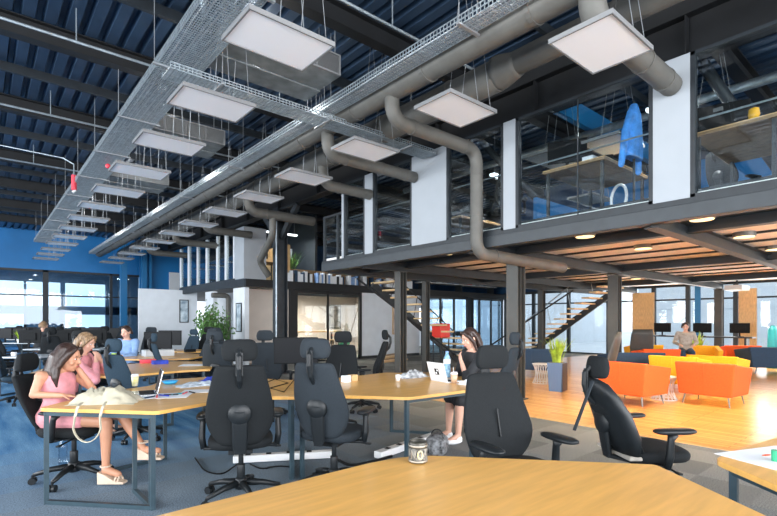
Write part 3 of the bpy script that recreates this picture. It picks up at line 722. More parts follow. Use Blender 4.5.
# second desk row and beyond
CH = [('blue', 139, 5.75, (.4, 1), 'dusty blue office chair seen from behind between the two left desks, nearest the takeaway cup'),
      ('blue', 176, 8.4, (.8, .55), 'blue office chair in front of the seated man in the light blue shirt'),
      ('black', 97, 7.6, (.15, 1), 'black office chair seen from behind, right of the woman with streaked hair'),
      ('grey', 199, 8.9, (-.4, -1), 'grey office chair facing the camera at the far end of the second desk'),
      ('grey', 225, 7.4, (.1, 1), 'slate office chair seen from behind, below the white corner wall'),
      ('grey', 272, 7.0, (.6, -1), 'slate office chair behind the dark monitor back'),
      ('black', 334, 6.25, (-.25, -1), 'black office chair facing the camera behind the middle desk'),
      ('black', 362, 7.6, (-1, -.15), 'dark office chair in side view facing left before the white wall'),
      ('grey', 488, 6.15, (-.75, .55), 'grey office chair the woman with the laptop sits on'),
      ('blue', 18, 8.2, (.8, .4), 'blue-black office chair at the left edge of the photo by the pale desk'),
      ('black', 58, 11.0, (-.2, 1), 'black office chair at the pale desk in front of the person in black'),
      ('black', 8, 12.5, (.3, 1), 'black office chair far off at the left edge'),
      ('grey', 150, 11.6, (.4, -1), 'slate office chair behind the monitor before the white partition'),
      ('blue', 185, 12.3, (-.3, -1), 'small blue office chair far off in front of the white partition'),
      ('black', 88, 12.5, (.2, 1), 'black office chair far off left of the seated man'),
      ('grey', 118, 14.5, (.1, -1), 'slate office chair far off behind the seated man'),
      ('grey', 218, 11.0, (-.2, 1), 'slate office chair far off before the potted tree')]
for kd, u, d, f, lb in CH:
    o = chair(kd, atd(u, d), yaw(*f), lb)
    if u == 139: o.scale = (.95, .95, .95)

# coat over the side-view chair, with its strap
t = thing('coat', 'dark grey coat hung over the back of the side-view chair', 'coat', tuple(c4.location), c4.rotation_euler.z)
mb = MB(); mb.loft([((0, -.215, .48), .225, .045, 3, .03), ((0, -.24, .60), .245, .06, 3, .04), ((0, -.30, .76), .235, .058, 3, .04), ((0, -.365, .88), .20, .052, 3, .04), ((0, -.405, .965), .15, .045, 3, .03), ((0, -.415, .995), .08, .025, 3, .01)], 28)
for k in range(5): mb.tube([(-.2 + .1 * k, -.185 + .02 * abs(k - 2), .5), (-.19 + .09 * k, -.25, .74), (-.13 + .06 * k, -.36, .95)], .013, 6)
mb.make('body', M['plastic'], t, smooth=True)
for sx in (-1, 1): MB().tube([(sx * .06, -.165, .5), (sx * .06, -.185, .6), (sx * .055, -.24, .76), (sx * .05, -.31, .88), (sx * .04, -.358, .96)], .007, 6).make('zip_edge', M['greyfab'], t)
MB().bar((.20, -.50, 1.0), (.26, -.66, .68), .022, .008).make('strap', M['greyfab'], t)
MB().box((0, -.2, .465), (.44, .1, .03)).make('hem', M['greycloth'], t, bevel=.01)

# ------------------------------------------------------------------ desks
def rounded(poly, r=.05, n=4):
    out = []
    for i, b in enumerate(poly):
        a = V((*poly[i - 1], 0)); b_ = V((*b, 0)); c = V((*poly[(i + 1) % len(poly)], 0))
        d1 = (a - b_); d2 = (c - b_); rr = min(r, d1.length * .45, d2.length * .45); p1 = b_ + d1.normalized() * rr; p2 = b_ + d2.normalized() * rr
        for k in range(n + 1):
            t = k / n; q = p1 * (1 - t) ** 2 + b_ * 2 * t * (1 - t) + p2 * t * t; out.append((q.x, q.y))
    return out
def desk(label, poly, legs, h=.745, top='oak', group=None, rr=.04):
    cx = sum(p[0] for p in poly) / len(poly); cy = sum(p[1] for p in poly) / len(poly)
    t = thing('office_desk', label, 'desk', (cx, cy, 0), group=group)
    pl = rounded([(x - cx, y - cy) for x, y in poly], rr)
    o = MB().prism(pl, h - .028, h).make('desktop', M[top], t, bevel=.003)
    for pair in legs:      # each pair is one welded frame: two uprights, floor bar and top bar
        (x0, y0), (x1, y1) = [(x - cx, y - cy) for x, y in pair]
        m = MB(); s = .032
        m.box((x0, y0, (h - .03) / 2), (s, s, h - .03)).box((x1, y1, (h - .03) / 2), (s, s, h - .03))
        m.bar((x0, y0, s / 2), (x1, y1, s / 2), s * .98, s * .98).bar((x0, y0, h - .048), (x1, y1, h - .048), s * .98, s * .98)
        m.make('leg_frame', M['legsteel'], t)
    return t
D1 = desk('large oak foreground desk the dark mug stands on', [(-.05, 1.74), (1.38, 1.755), (1.55, 1.735), (1.70, 1.645), (2.37, .88), (1.86, .17), (1.35, .3), (1.0, .85), (-.05, .85)],
          [((1.35, 1.6), (1.6, .55)), ((.1, 1.6), (.1, 1.0))], rr=.03)
D2 = desk('oak desk at the left with the cream bag and the woman in pink', [(.35, 4.51), (1.0, 3.78), (1.40, 3.93), (1.62, 4.02), (1.85, 3.98), (2.13, 3.72), (2.72, 4.78), (2.2, 5.75), (1.6, 5.8), (1.35, 5.35), (.88, 5.15)],
          [((.40, 4.52), (.99, 3.86)), ((.99, 3.90), (.98, 4.36)), ((.92, 5.08), (1.45, 5.2)), ((2.12, 3.80), (2.6, 4.7))])
D3 = desk('oak desk in the middle with the laptop and the tall bottle', [(2.135, 3.72), (2.47, 3.53), (2.86, 3.06), (3.80, 3.02), (4.65, 3.9), (4.02, 4.76), (3.2, 4.66), (2.73, 4.78)],
          [((2.90, 3.14), (3.74, 3.10)), ((2.20, 3.76), (2.75, 4.68)), ((4.5, 3.92), (4.0, 4.62))])
D4 = desk('oak desk of the second row with the woman with streaked hair', [(.40, 7.35), (.93, 6.85), (1.27, 6.56), (2.07, 6.75), (2.46, 6.70), (3.0, 7.9), (2.5, 8.4), (.7, 8.3)], [((.95, 6.95), (.7, 8.2)), ((2.4, 6.8), (2.8, 7.9)), ((1.3, 6.7), (2.0, 6.85))])
D5 = desk('oak desk of the third row in front of the man in blue', [(1.9, 9.6), (2.4, 9.05), (2.9, 8.9), (3.6, 9.6), (3.3, 10.6), (2.1, 10.7)], [((2.4, 9.15), (2.1, 10.6)), ((2.9, 9.0), (3.3, 10.4))])
D6 = desk('oak desk at the right border with white paper on it', [(2.68, .735), (3.05, .70), (3.60, .62), (3.9, -.2), (3.1, -.6), (2.15, .12)], [((3.5, .52), (3.6, -.1)), ((2.70, .66), (2.28, .16))], rr=.06)
WD = [('pale desk at the far left edge, nearest of the pale ones', 0, 40, 9.0, .8), ('pale desk behind the woman with streaked hair', 22, 100, 11.6, .9), ('pale desk far off below the left windows', 0, 46, 15, .9), ('pale desk far off in the middle of the left room', 60, 112, 15.5, .9), ('oak desk far off in front of the white partition', 150, 212, 10.7, .8), ('pale desk farthest away below the windows', 5, 105, 18.2, 1.2)]
for lb, u0, u1, d, w in WD:
    a, b = atd(u0, d), atd(u1, d); n_ = V((S, C, 0)) * w; q = [a, b, b + n_, a + n_]
    desk(lb, [(p.x, p.y) for p in q], [((q[0].x, q[0].y + .05), (q[3].x, q[3].y - .05)), ((q[1].x, q[1].y + .05), (q[2].x, q[2].y - .05))], top='oak' if 'oak' in lb else 'greytop', group='desks in the far left of the hall')
# ------------------------------------------------------------------ monitors
def monitor(name, w=.56, h=.34):
    t = thing(name, 'x', 'monitor', group='computer monitors on the desks')
    MB().box((0, 0, .12 + h / 2), (w, .025, h)).box((0, .02, .12 + h / 2), (w * .6, .03, h * .55)).make('housing', M['blackp'], t, bevel=.006)
    MB().box((0, -.014, .12 + h / 2), (w - .025, .003, h - .03)).make('screen', M['screen'], t)
    s = MB(); s.bar((0, .05, .01), (0, .03, .16), .05, .02); s.make('stand', M['blackp'], t)
    MB().loft([((0, .04, 0), .12, .08, 3), ((0, .04, .010), .12, .08, 3), ((0, .04, .014), .11, .07, 3)], 20).make('foot', M['blackp'], t)
    return t
mon = monitor('computer_monitor'); mfirst = True
MONS = [(296, 6.15, .745, (-.05, 1), 'black monitor turned away at the back of the middle desk between the two near chairs'),
        (158, 9.6, .745, (0, 1), 'black monitor in front of the white partition'), (170, 11.1, .745, (0.1, 1), 'monitor far off before the white partition, right one'),
        (62, 12.0, .745, (.1, -1), 'dark monitor right behind the streaked hair'), (96, 12.2, .745, (0, -1), 'dark monitor behind the black chair in the left room'),
        (30, 12.1, .745, (0, -1), 'dark monitor behind the far person in black'), (4, 15.4, .745, (.1, 1), 'far monitor at the left edge'), (18, 15.4, .745, (0, 1), 'far monitor second from the left edge'),
        (38, 15.6, .745, (-.1, 1), 'far monitor above the person in black'), (70, 15.9, .745, (0, 1), 'far monitor below the wide window, left one'), (86, 15.9, .745, (.1, 1), 'far monitor below the wide window, middle one'),
        (102, 15.9, .745, (-.1, 1), 'far monitor below the wide window, right one'), (78, 18.7, .745, (0, 1), 'farthest monitor below the wide window'), (48, 18.7, .745, (0, 1), 'farthest monitor right of the blue column')]
for u, d, z, f, lb in MONS:
    o = mon if mfirst else dup(mon); mfirst = False
    p = atd(u, d); o.location = (p.x, p.y, z); o.rotation_euler = (0, 0, yaw(f[0], f[1])); o['label'] = lb
# ------------------------------------------------------------------ lounge
def armchair(name, label, fab, w=.86, dp=.78, h=.72, group='upholstered lounge chairs', cat='armchair'):
    """boxy tub chair, local front +Y: outer shell, cushion, four splayed legs"""
    t = thing(name, label, cat, group=group)
    hw, hd = w / 2, dp / 2
    # shell: U-shaped wall whose arms slope down to the front
    b = MB()
    def slab(x0, x1, y0, y1, zb0, zt_back, zt_front, flare=.05):
        vs = []
        for (x, y) in ((x0, y0), (x1, y0), (x1, y1), (x0, y1)):
            k = (y + hd) / dp
            vs.append(b.bm.verts.new((x * .93, y * .95, zb0)))
        for (x, y) in ((x0, y0), (x1, y0), (x1, y1), (x0, y1)):
            k = (y + hd) / dp; z = zt_back * (1 - k) + zt_front * k
            vs.append(b.bm.verts.new((x * (1 + flare), y * (1 + flare * .6), z)))
        for f in ((3, 2, 1, 0), (4, 5, 6, 7), (0, 1, 5, 4), (1, 2, 6, 5), (2, 3, 7, 6), (3, 0, 4, 7)): b.bm.faces.new([vs[i] for i in f])
    th = .11
    slab(-hw, hw, -hd, -hd + th, .17, h, h)
    b.make('back', M[fab], t, bevel=.022, smooth=False, seg=3)
    for s_ in (-1, 1):
        b = MB(); x0, x1 = (s_ * hw, s_ * (hw - th))
        slab(min(x0, x1), max(x0, x1), -hd + th * .6, hd, .17, h * .995, h * .86); b.make('arm', M[fab], t, bevel=.022, seg=3)
    MB().b2((-hw + th * .9, -hd + th * .9, .17), (hw - th * .9, hd - .02, .30)).make('seat_base', M[fab], t, bevel=.02)
    MB().b2((-hw + th + .005, -hd + th, .30), (hw - th - .005, hd - .01, .42)).make('cushion', M[fab], t, bevel=.03, seg=3)
    for sx in (-1, 1):
        for sy in (-1, 1): MB().tube([(sx * hw * .74, sy * hd * .74, .18), (sx * hw * .82, sy * hd * .82, 0)], [.013, .009], 8).make('leg', M['galvsheet'], t)
    MB().tube([(0, -hd * .96, .19), (0, -hd * 1.03, h - .01)], .005, 5).make('back_seam', M[fab], t)
    return t
Pa = {k: armchair('armchair', 'x', k) for k in ('orange', 'yellow', 'navy')}
used2 = set()
def put(kind, u, d, f, lb, sc=1.0):
    o = Pa[kind]
    if kind in used2: o = dup(o)
    used2.add(kind)
    p = atd(u, d); o.location = (p.x, p.y, 0); o.rotation_euler = (0, 0, yaw(*f)); o['label'] = lb
    if sc != 1: o.scale = (sc, 1, 1)
    return o
put('orange', 633, 8.35, (1.6, 1), 'orange armchair seen from behind, left of the two nearest in the lounge')
put('orange', 713, 8.25, (1.36, 1), 'orange armchair seen from behind, right of the two nearest in the lounge')
put('yellow', 680, 9.75, (1.3, 1), 'yellow armchair behind the nearest pair, left of the adjoining yellow two')
put('yellow', 718, 9.9, (1.3, 1), 'yellow armchair right of the adjoining yellow two, behind the right orange one')
put('navy', 630, 11.0, (.1, 1), 'wide navy armchair just behind the left orange one', 1.35)
put('orange', 655, 12.4, (.1, 1), 'orange armchair in the middle row behind the navy one')
put('yellow', 643, 14.6, (.2, 1), 'yellow armchair below the dark high-back chair')
put('yellow', 702, 13.6, (-.5, -1), 'yellow armchair the reading person sits in')
put('orange', 738, 14.2, (.3, 1), 'orange armchair farthest off, right of the window column')
put('navy', 772, 13.2, (.15, 1), 'navy sofa at the right border', 1.7)
put('navy', 534, 12.6, (.5, 1), 'navy seat beyond the column, left of the tall planter')
def wing_chair(u, d, f, lb):
    p = atd(u, d); t = thing('high_back_chair', lb, 'armchair', tuple(p), yaw(*f), 'dark high-backed lounge chairs')
    MB().loft([((0, 0, .30), .28, .26, 3), ((0, 0, .42), .30, .28, 3), ((0, 0, .44), .26, .24, 3)], 24).make('seat', M['black'], t, smooth=True)
    MB().loft([((0, -.22, .38), .25, .05, 3, .08), ((0, -.30, .7), .30, .05, 3, .1), ((0, -.38, 1.05), .28, .045, 3, .08), ((0, -.41, 1.2), .24, .03, 3, .05)], 24).make('backrest', M['colgrey'], t, smooth=True)
    for sx in (-1, 1):
        for sy in (-1, 1): MB().tube([(sx * .15, sy * .15, .31), (sx * .25, sy * .25, 0)], .012, 8).make('leg', M['steel'], t)
wing_chair(598, 9.7, (-.9, .5), 'dark high-backed chair left of the left orange armchair')
wing_chair(640, 13.5, (.3, 1), 'dark high-backed chair behind the orange and yellow seats')
def wire_table(u, d, r, h, lb):
    p = atd(u, d); t = thing('wire_table', lb, 'side table', tuple(p), group='white wire side tables')
    MB().lathe([(r, h - .02), (r, h)], n=24).make('top', M['whiteplastic'], t)
    m = MB(); n = 18
    for k in range(n):
        for sg in (-1, 1):
            a0 = 2 * PI * k / n; pts = [(r * (.95 - .3 * math.sin(PI * j / 6)) * math.cos(a0 + sg * .5 * j / 6), r * (.95 - .3 * math.sin(PI * j / 6)) * math.sin(a0 + sg * .5 * j / 6), h * j / 6 if j else .004) for j in range(7)]
            m.tube(pts, .005, 4)
    m.tube([(r * .95 * math.cos(2 * PI * k / 24), r * .95 * math.sin(2 * PI * k / 24), .008) for k in range(25)], .007, 5)
    m.make('wire_cage', M['whiteplastic'], t)
wire_table(664, 8.7, .22, .42, 'white wire side table between the two nearest orange armchairs')
wire_table(542, 11.0, .22, .45, 'white wire side table left of the tall planter')
# tall two-tone planter
pp = at(557, 391, 0); t = thing('potted_plant', 'spiky green plant in a tall blue and brown planter', 'potted plant', (pp.x, pp.y, 0), yaw(.75, 1))
def frustum(mb, w0, w1, z0, z1, skip=()):
    a = [mb.bm.verts.new((x * w0, y * w0, z0)) for x, y in ((-1, -1), (1, -1), (1, 1), (-1, 1))]; b = [mb.bm.verts.new((x * w1, y * w1, z1)) for x, y in ((-1, -1), (1, -1), (1, 1), (-1, 1))]
    for k in range(4): mb.bm.faces.new((a[k], a[(k + 1) % 4], b[(k + 1) % 4], b[k]))
    mb.bm.faces.new(a[::-1]); mb.bm.faces.new(b)
mb = MB(); frustum(mb, .125, .155, 0, .58); mb.make('pot', mat('slate_blue_pot', (.10, .17, .30), .45), t, bevel=.006)
MB().b2((.158, -.15, .02), (.163, .15, .575)).make('pot_side', mat('brown_pot_side', (.10, .07, .06), .5), t)
MB().b2((-.13, -.13, .55), (.13, .13, .585)).make('soil', M['stem'], t)
def blades(mb, n, r0, h, spread, w=.02, seed=1):
    rnd = random.Random(seed)
    for k in range(n):
        a = rnd.uniform(0, 2 * PI); rr = rnd.uniform(0, r0); hh = h * rnd.uniform(.6, 1); s_ = spread * rnd.uniform(.2, 1)
        base = V((rr * math.cos(a), rr * math.sin(a), 0)); d = V((math.cos(a), math.sin(a), 0)); x = V((-d.y, d.x, 0)); prev = None
        for j in range(6):
            f = j / 5; c = base + d * s_ * f ** 1.8 + V((0, 0, hh * f)); ww = w * (1 - f ** 2) + .001
            cur = (mb.bm.verts.new(c - x * ww), mb.bm.verts.new(c + x * ww + d * .004), )
            if prev: mb.bm.faces.new((prev[0], prev[1], cur[1], cur[0]))
            prev = cur
b = MB(); blades(b, 60, .10, .52, .26, .018, 3); b.make('leaves', M['leafy'], t, loc=(0, 0, .58), smooth=True)
pp = atd(697, 14.6); t = thing('potted_plant', 'yellow-green plant behind the reading person', 'potted plant', tuple(pp))
MB().lathe([(.14, 0), (.18, .4), (.17, .4)], n=20).make('pot', M['blackp'], t, smooth=True)
b = MB(); blades(b, 40, .12, .75, .3, .03, 5); b.make('leaves', M['leafy'], t, loc=(0, 0, .38), smooth=True)
# bamboo-like trees by the white corner
def leafy_tree(u, d, h, r, n, lb, seed, base=0):
    p = atd(u, d); t = thing('potted_tree', lb, 'potted tree', (p.x, p.y, base), group='leafy potted trees by the white corner'); rnd = random.Random(seed)
    MB().lathe([(.17, 0), (.22, .38), (.20, .40), (.19, .36)], n=20).make('pot', M['blackp'], t, smooth=True)
    m = MB(); tips = []
    for k in range(6):
        a = rnd.uniform(0, 2 * PI); q = V((math.cos(a), math.sin(a), 0)); top = q * r * .5 + V((0, 0, h * rnd.uniform(.75, 1)))
        pts = [q * .05 + V((0, 0, .3)), q * r * .25 + V((0, 0, h * .5)), top]; m.tube(pts, [.014, .010, .004], 6); tips += [(pts[1], pts[2])]
    m.make('stems', M['stem'], t, smooth=True)
    m = MB()
    for k in range(n):
        a, b_ = tips[rnd.randrange(6)]; c = a.lerp(b_, rnd.uniform(-.1, 1)) + V((rnd.gauss(0, r * .42), rnd.gauss(0, r * .42), rnd.gauss(0, .1)))
        L = rnd.uniform(.10, .19); ax = V((rnd.uniform(-1, 1), rnd.uniform(-1, 1), rnd.uniform(-1.2, .1))).normalized(); sd = ax.cross(V((rnd.random(), rnd.random(), 1))).normalized() * L * .2
        vs = [m.bm.verts.new(c), m.bm.verts.new(c + ax * L * .45 + sd), m.bm.verts.new(c + ax * L), m.bm.verts.new(c + ax * L * .45 - sd)]; m.bm.faces.new(vs)
    m.make('foliage', M['leaf'], t)
leafy_tree(208, 14.2, 2.05, .30, 650, 'tall leafy potted tree left of the white corner', 4)
leafy_tree(221, 15.0, 1.75, .25, 420, 'smaller leafy tree between the tall tree and the white corner', 9)
# pictures
def picture(loc, axis, w, h, lb, m1, m2):
    t = thing('framed_picture', lb, 'picture', loc, 0 if axis == 'y' else -PI / 2)
    f = MB()
    for sx in (-1, 1): f.box((sx * (w / 2 - .015), 0, 0), (.03, .03, h))
    for sz in (-1, 1): f.box((0, 0, sz * (h / 2 - .015)), (w, .03, .03))
    f.make('frame', m1, t); MB().box((0, -.0, 0), (w - .05, .012, h - .05)).make('print', m2, t)
art1 = mat('faded_print', (.55, .45, .42), .6, var=.45, scale=3, col2=(.75, .6, .5)); art2 = mat('dark_print', (.10, .10, .11), .6, var=.8, scale=6, col2=(.45, .42, .38)); art3 = mat('blue_print', (.25, .4, .55), .5, var=.5, scale=4, col2=(.7, .8, .85))
picture((13.05, YW - .03, 1.45), 'y', .75, 1.1, 'faded rose print on the white wall behind the middle desk', M['woodlight'], art1)
picture((12.8, 18.96, 1.65), 'y', .8, 1.1, 'dark framed print seen through the kitchen glass', M['blackp'], art2)
picture((XM - .01 + .045, YM + .62, 1.55), 'x', .42, .95, 'narrow dark-framed print on the near white corner wall', M['blackp'], art3)
picture((6.5, 20.66, 1.85), 'y', .36, .95, 'narrow dark-framed print on the far white partition', M['blackp'], art3)
# kitchen table, stools, green bin
t = thing('counter_table', 'high wooden counter table behind the kitchen glass', 'table', (9.7, 15.9, 0))
MB().box((0, 0, 1.03), (2.4, .6, .05)).make('top', M['woodlight'], t)
for sx in (-1.1, 1.1):
    for sy in (-.25, .25): MB().box((sx, sy, .5), (.05, .05, 1.0)).make('leg', M['steel'], t)
def stool(x, y, lb):
    t = thing('wooden_stool', lb, 'stool', (x, y, 0), group='wooden stools behind the kitchen glass')
    MB().lathe([(.17, .70), (.18, .72), (.17, .74)], n=18).make('seat', M['woodlight'], t)
    for k in range(4):
        a = PI / 4 + k * PI / 2; MB().bar((.1 * math.cos(a), .1 * math.sin(a), .70), (.2 * math.cos(a), .2 * math.sin(a), .0), .03, .03).make('leg', M['wooddark'], t)
    MB().tube([(.16 * math.cos(2 * PI * k / 16), .16 * math.sin(2 * PI * k / 16), .3) for k in range(17)], .01, 6).make('foot_ring', M['steel'], t)
for x, lb in ((8.9, 'leftmost wooden stool behind the kitchen glass'), (9.6, 'middle wooden stool behind the kitchen glass'), (10.3, 'rightmost wooden stool behind the kitchen glass')): stool(x, 15.3, lb)
t = thing('green_bin', 'green bin just behind the kitchen glass at its right end', 'bin', (10.75, 15.2, 0)); MB().lathe([(.19, 0), (.23, .85)], n=24).make('body', M['green'], t, smooth=True); MB().lathe([(.235, .85), (.22, .92), (.05, .95)], n=24).make('lid', M['green'], t, smooth=True)
t = thing('shelf_unit', 'tall shelf of coloured goods at the left end of the kitchen', 'shelf', (8.75, 18.2, 0))
for x in (-.4, .4): MB().box((x, 0, 1.15), (.04, .35, 2.3)).make('side', M['woodlight'], t)
for z in (.05, .6, 1.1, 1.6, 2.2): MB().box((0, 0, z), (.8, .35, .03)).make('shelf', M['woodlight'], t)
gk = 0
for z in (.62, 1.12, 1.62):
    for k in range(6):
        o = MB().b2((-.05, -.08, 0), (.05, .08, .22 + .03 * (k % 3))).make('goods_box', M[('teal', 'yellow', 'red', 'paper', 'green', 'lightblue')[(k * 5 + gk) % 6]], bevel=.01, loc=(8.42 + .13 * k, 18.2, z - .003)); gk += 1
        tag(o, 'small coloured goods box on the kitchen shelf', 'box', 'goods boxes on the kitchen shelf')
# red sofa-coloured crate block by the first stair
t = thing('red_cabinet', 'bright red cabinet beyond the foot of the oak stair behind the laptop woman', 'cabinet', (atd(441, 15.8).x, atd(441, 15.8).y, 0)); MB().box((0, 0, 1.12), (.46, .4, .46)).make('body', M['red'], t, bevel=.02)
for sx in (-.2, .2):
    for sy in (-.16, .16): MB().box((sx, sy, .45), (.03, .03, .9)).make('leg', M['steel'], t)
# stacked timber and poles on the floor behind the stair
for k in range(6):
    o = MB().bar((0, 0, 0), (1.6 - .1 * k, .5, .0), .10, .04).make('timber_board', M[('woodlight', 'tread', 'wooddark')[k % 3]], loc=(10.5 + .07 * k, 12.6 + .05 * k, .022 + .042 * k)); tag(o, 'loose board in the heap of timber beside the red cabinet', 'board', 'loose boards in the timber heap')
# clutter along the far upper edge beyond the near stair
t = thing('upper_worktop', 'long worktop on the far upper edge seen between the near columns', 'worktop', (17.1, 14.95, 2.76)); MB().box((0, 0, .36), (5.2, .5, .04)).make('top', M['greytop'], t)
for sx in (-2.4, 0, 2.4): MB().box((sx, 0, .17), (.05, .4, .34)).make('leg', M['steel'], t)
r2 = random.Random(21); xx = 14.7; kk = 0
while xx < 19.5:
    w_ = r2.uniform(.14, .34); h_ = r2.uniform(.15, .42); mm = r2.choice(['blackp', 'navy', 'paper', 'lightblue', 'steel', 'blackp', 'greytop']); red_ = kk == 9
    tag(MB().box((0, 0, h_ / 2), (w_, .28, h_)).make('equipment_box', M['red' if red_ else mm], bevel=.015, loc=(xx + w_ / 2, 14.95, 3.14)), 'red box among the equipment on the far upper worktop' if red_ else 'equipment box in the jumble on the far upper worktop', 'box', None if red_ else 'equipment boxes on the far upper worktop')
    xx += w_ + r2.choice((.02, .03, .15)); kk += 1
# binders and boxes along the edge of the far upper floor
rnd = random.Random(11)
x = XM + 1.6; k = 0
t = thing('low_bookcase', 'long low bookcase on the edge of the far upper floor', 'bookcase', (XM + 4.6, 15.0, 2.76))
MB().b2((-3.2, -.16, 0), (3.2, .16, .04)).b2((-3.2, .14, .04), (3.2, .16, .52)).make('carcass', M['wooddark'], t)
while x < XM + 7.6 and k < 60:
    w_ = rnd.choice((.06, .08, .1)); h_ = rnd.uniform(.28, .42); o = MB().box((0, 0, h_ / 2), (w_, .24, h_)).make('binder', M[('paper', 'whiteplastic', 'lightblue', 'navy', 'paper', 'steel')[rnd.randrange(6)]], loc=(x + w_ / 2, 15.0, 2.80)); tag(o, 'upright binder in the long row on the far upper floor', 'binder', 'binders in the far upper bookcase')
    x += w_ + (.01 if rnd.random() < .8 else .22); k += 1
def up_table(x, y, w_, d_, z, lb, rz=0):
    t = thing('upper_desk', lb, 'desk', (x, y, 2.94), rz); MB().box((0, 0, z - 2.94), (w_, d_, .04)).make('desktop', M['wooddark'], t)
    MB().box((0, 0, z - 2.94 + .021), (w_ + .004, d_ + .004, .01)).make('edge_band', M['woodlight'], t)
    for sx in (-1, 1):
        for sy in (-1, 1): MB().box((sx * (w_ / 2 - .06), sy * (d_ / 2 - .06), (z - 2.94 - .02) / 2), (.04, .04, z - 2.94 - .02)).make('leg', M['steel'], t)
up_table(7.25, 3.55, 1.45, .95, 3.66, 'upper-floor desk behind the wide glass pane, seen from below')
up_table(7.35, 1.62, 1.5, .85, 3.66, 'upper-floor desk right of the broad white panel, seen from below')
up_table(9.6, .75, 1.2, .8, 3.66, 'small upper-floor desk at the right border, seen from below')
up_table(8.6, 7.2, 1.5, .8, 3.66, 'upper-floor desk behind the large white wall panel')
t_ = up_table(7.6, 15.9, 1.3, .7, 3.68, 'desk on the far upper floor above the kitchen')
[o for o in COL.objects if o.get('label') == 'desk on the far upper floor above the kitchen'][0].location.z = 2.76
MR = [((6.75, 3.75, 3.68), (.4, 1), 'monitor on the upper desk behind the wide pane'), ((7.5, 3.7, 3.68), (.3, 1), 'dark monitor back on the upper desk beside the jacket'), ((7.1, 1.85, 3.68), (.6, 1), 'monitor on the upper desk right of the broad panel'), ((8.4, 7.3, 3.68), (0, 1), 'monitor behind the large white wall panel'), ((7.6, 15.9, 3.52), (0, 1), 'monitor on the far upper floor above the kitchen')]
for loc, f, lb in MR: dup(mon, loc, yaw(*f), lb, 'monitors upstairs')
t = thing('toy_figure', 'small yellow figure standing on the upper desk at the right', 'figure', (6.95, 1.50, 3.68)); MB().loft([((0, 0, 0), .07, .07), ((0, 0, .08), .08, .07), ((0, 0, .14), .05, .05), ((0, 0, .16), .065, .06), ((0, 0, .23), .05, .05), ((0, 0, .25), .01, .01)], 14).make('body', M['yellow'], t, smooth=True)
for p, lb in (((6.7, 3.35, 3.68), 'white box on the near corner of the upper desk'), ((7.0, 3.3, 3.68), 'pale tray beside the white box on the upper desk')):
    tag(MB().box((0, 0, .04), (.22, .16, .08 if 'box' in lb else .03)).make('storage_box', M['paper'], loc=(p[0], p[1], p[2] - (0 if 'box' in lb else .025))), lb, 'box')
# blue jacket on a stand upstairs
t = thing('coat_stand', 'dark coat stand holding a blue jacket behind the upper glass', 'coat stand', (6.75, 2.78, 2.94)); MB().tube([(0, 0, .02), (0, 0, 1.45)], .018, 8).make('pole', M['steel'], t); MB().lathe([(.18, 0), (.18, .02), (.05, .03)], n=20).make('base', M['steel'], t)
t = thing('jacket', 'light blue jacket hanging upstairs left of the broad white panel', 'jacket', (6.75, 2.78, 3.55))
mb = MB(); mb.loft([((0, 0, .06), .20, .08, 2.5), ((0, 0, .2), .18, .09, 2.5), ((0, 0, .45), .14, .09, 2.4), ((0, 0, .64), .12, .08, 2.4), ((0, 0, .74), .08, .06, 2), ((0, 0, .80), .04, .04, 2)], 24)
for sx in (-1, 1): mb.limb([(sx * .10, 0, .66), (sx * .20, .03, .38), (sx * .27, .05, -.06)], [.05, .05, .042], 10)
mb.make('shell', M['bluecloth'], t, smooth=True, remesh=.012)
mb = MB(); mb.tube([(.19 * math.cos(2 * PI * k / 20), 0, .19 * math.sin(2 * PI * k / 20)) for k in range(21)], .02, 8); o = mb.make('ring_light', M['whiteplastic'], smooth=True, loc=(6.9, 3.05, 3.15)); o.rotation_euler = (0, 0, yaw(1, .1)); tag(o, 'white hoop standing on the upper floor by the glass', 'hoop')
# upper desk chairs
for (x, y), f, lb in (((7.3, 5.2), (.2, 1), 'dark chair upstairs beside the drop duct'), ((9.0, 2.2), (1, .3), 'dark chair upstairs behind the broad white panel')):
    o = dup(P_['black'], (x, y, 2.94), yaw(*f), lb)
# white flight-case and things seen on the upper far right : camera-side small plants
# ------------------------------------------------------------------ people
def hand(mb, wrist, d, n, size=1.0, curl=.5, thumb=1):
    """palm and five fingers; d = direction of the fingers, n = palm normal (fingers curl towards n)"""
    d = V(d).normalized(); n = V(n); n = (n - d * n.dot(d)).normalized(); s_ = d.cross(n) * thumb; w = V(wrist)
    m = Matrix((s_, d, n)).transposed()
    mb.ell(w + d * .045 * size, (.04 * size, .052 * size, .017 * size), m.to_euler(), 12)
    for k, (off, L) in enumerate(((-.028, .062), (-.010, .073), (.009, .068), (.027, .052))):
        b = w + d * .078 * size + s_ * off * size; L *= size
        a1 = curl * .5; a2 = curl * 1.3
        p1 = b + (d * math.cos(a1) + n * math.sin(a1)) * L * .45; p2 = p1 + (d * math.cos(a2) + n * math.sin(a2)) * L * .32; p3 = p2 + (d * math.cos(a2 * 1.4) + n * math.sin(a2 * 1.4)) * L * .25
        mb.limb([b - d * .02, p1, p2, p3], [.0095 * size, .0088 * size, .008 * size, .007 * size], 8)
    t0 = w + d * .02 * size - s_ * .03 * size; mb.limb([t0, t0 + (d * .7 - s_ * .7 + n * .3) * .032 * size, t0 + (d * 1.0 - s_ * .45 + n * .5) * .06 * size], [.012 * size, .010 * size, .0085 * size], 8)
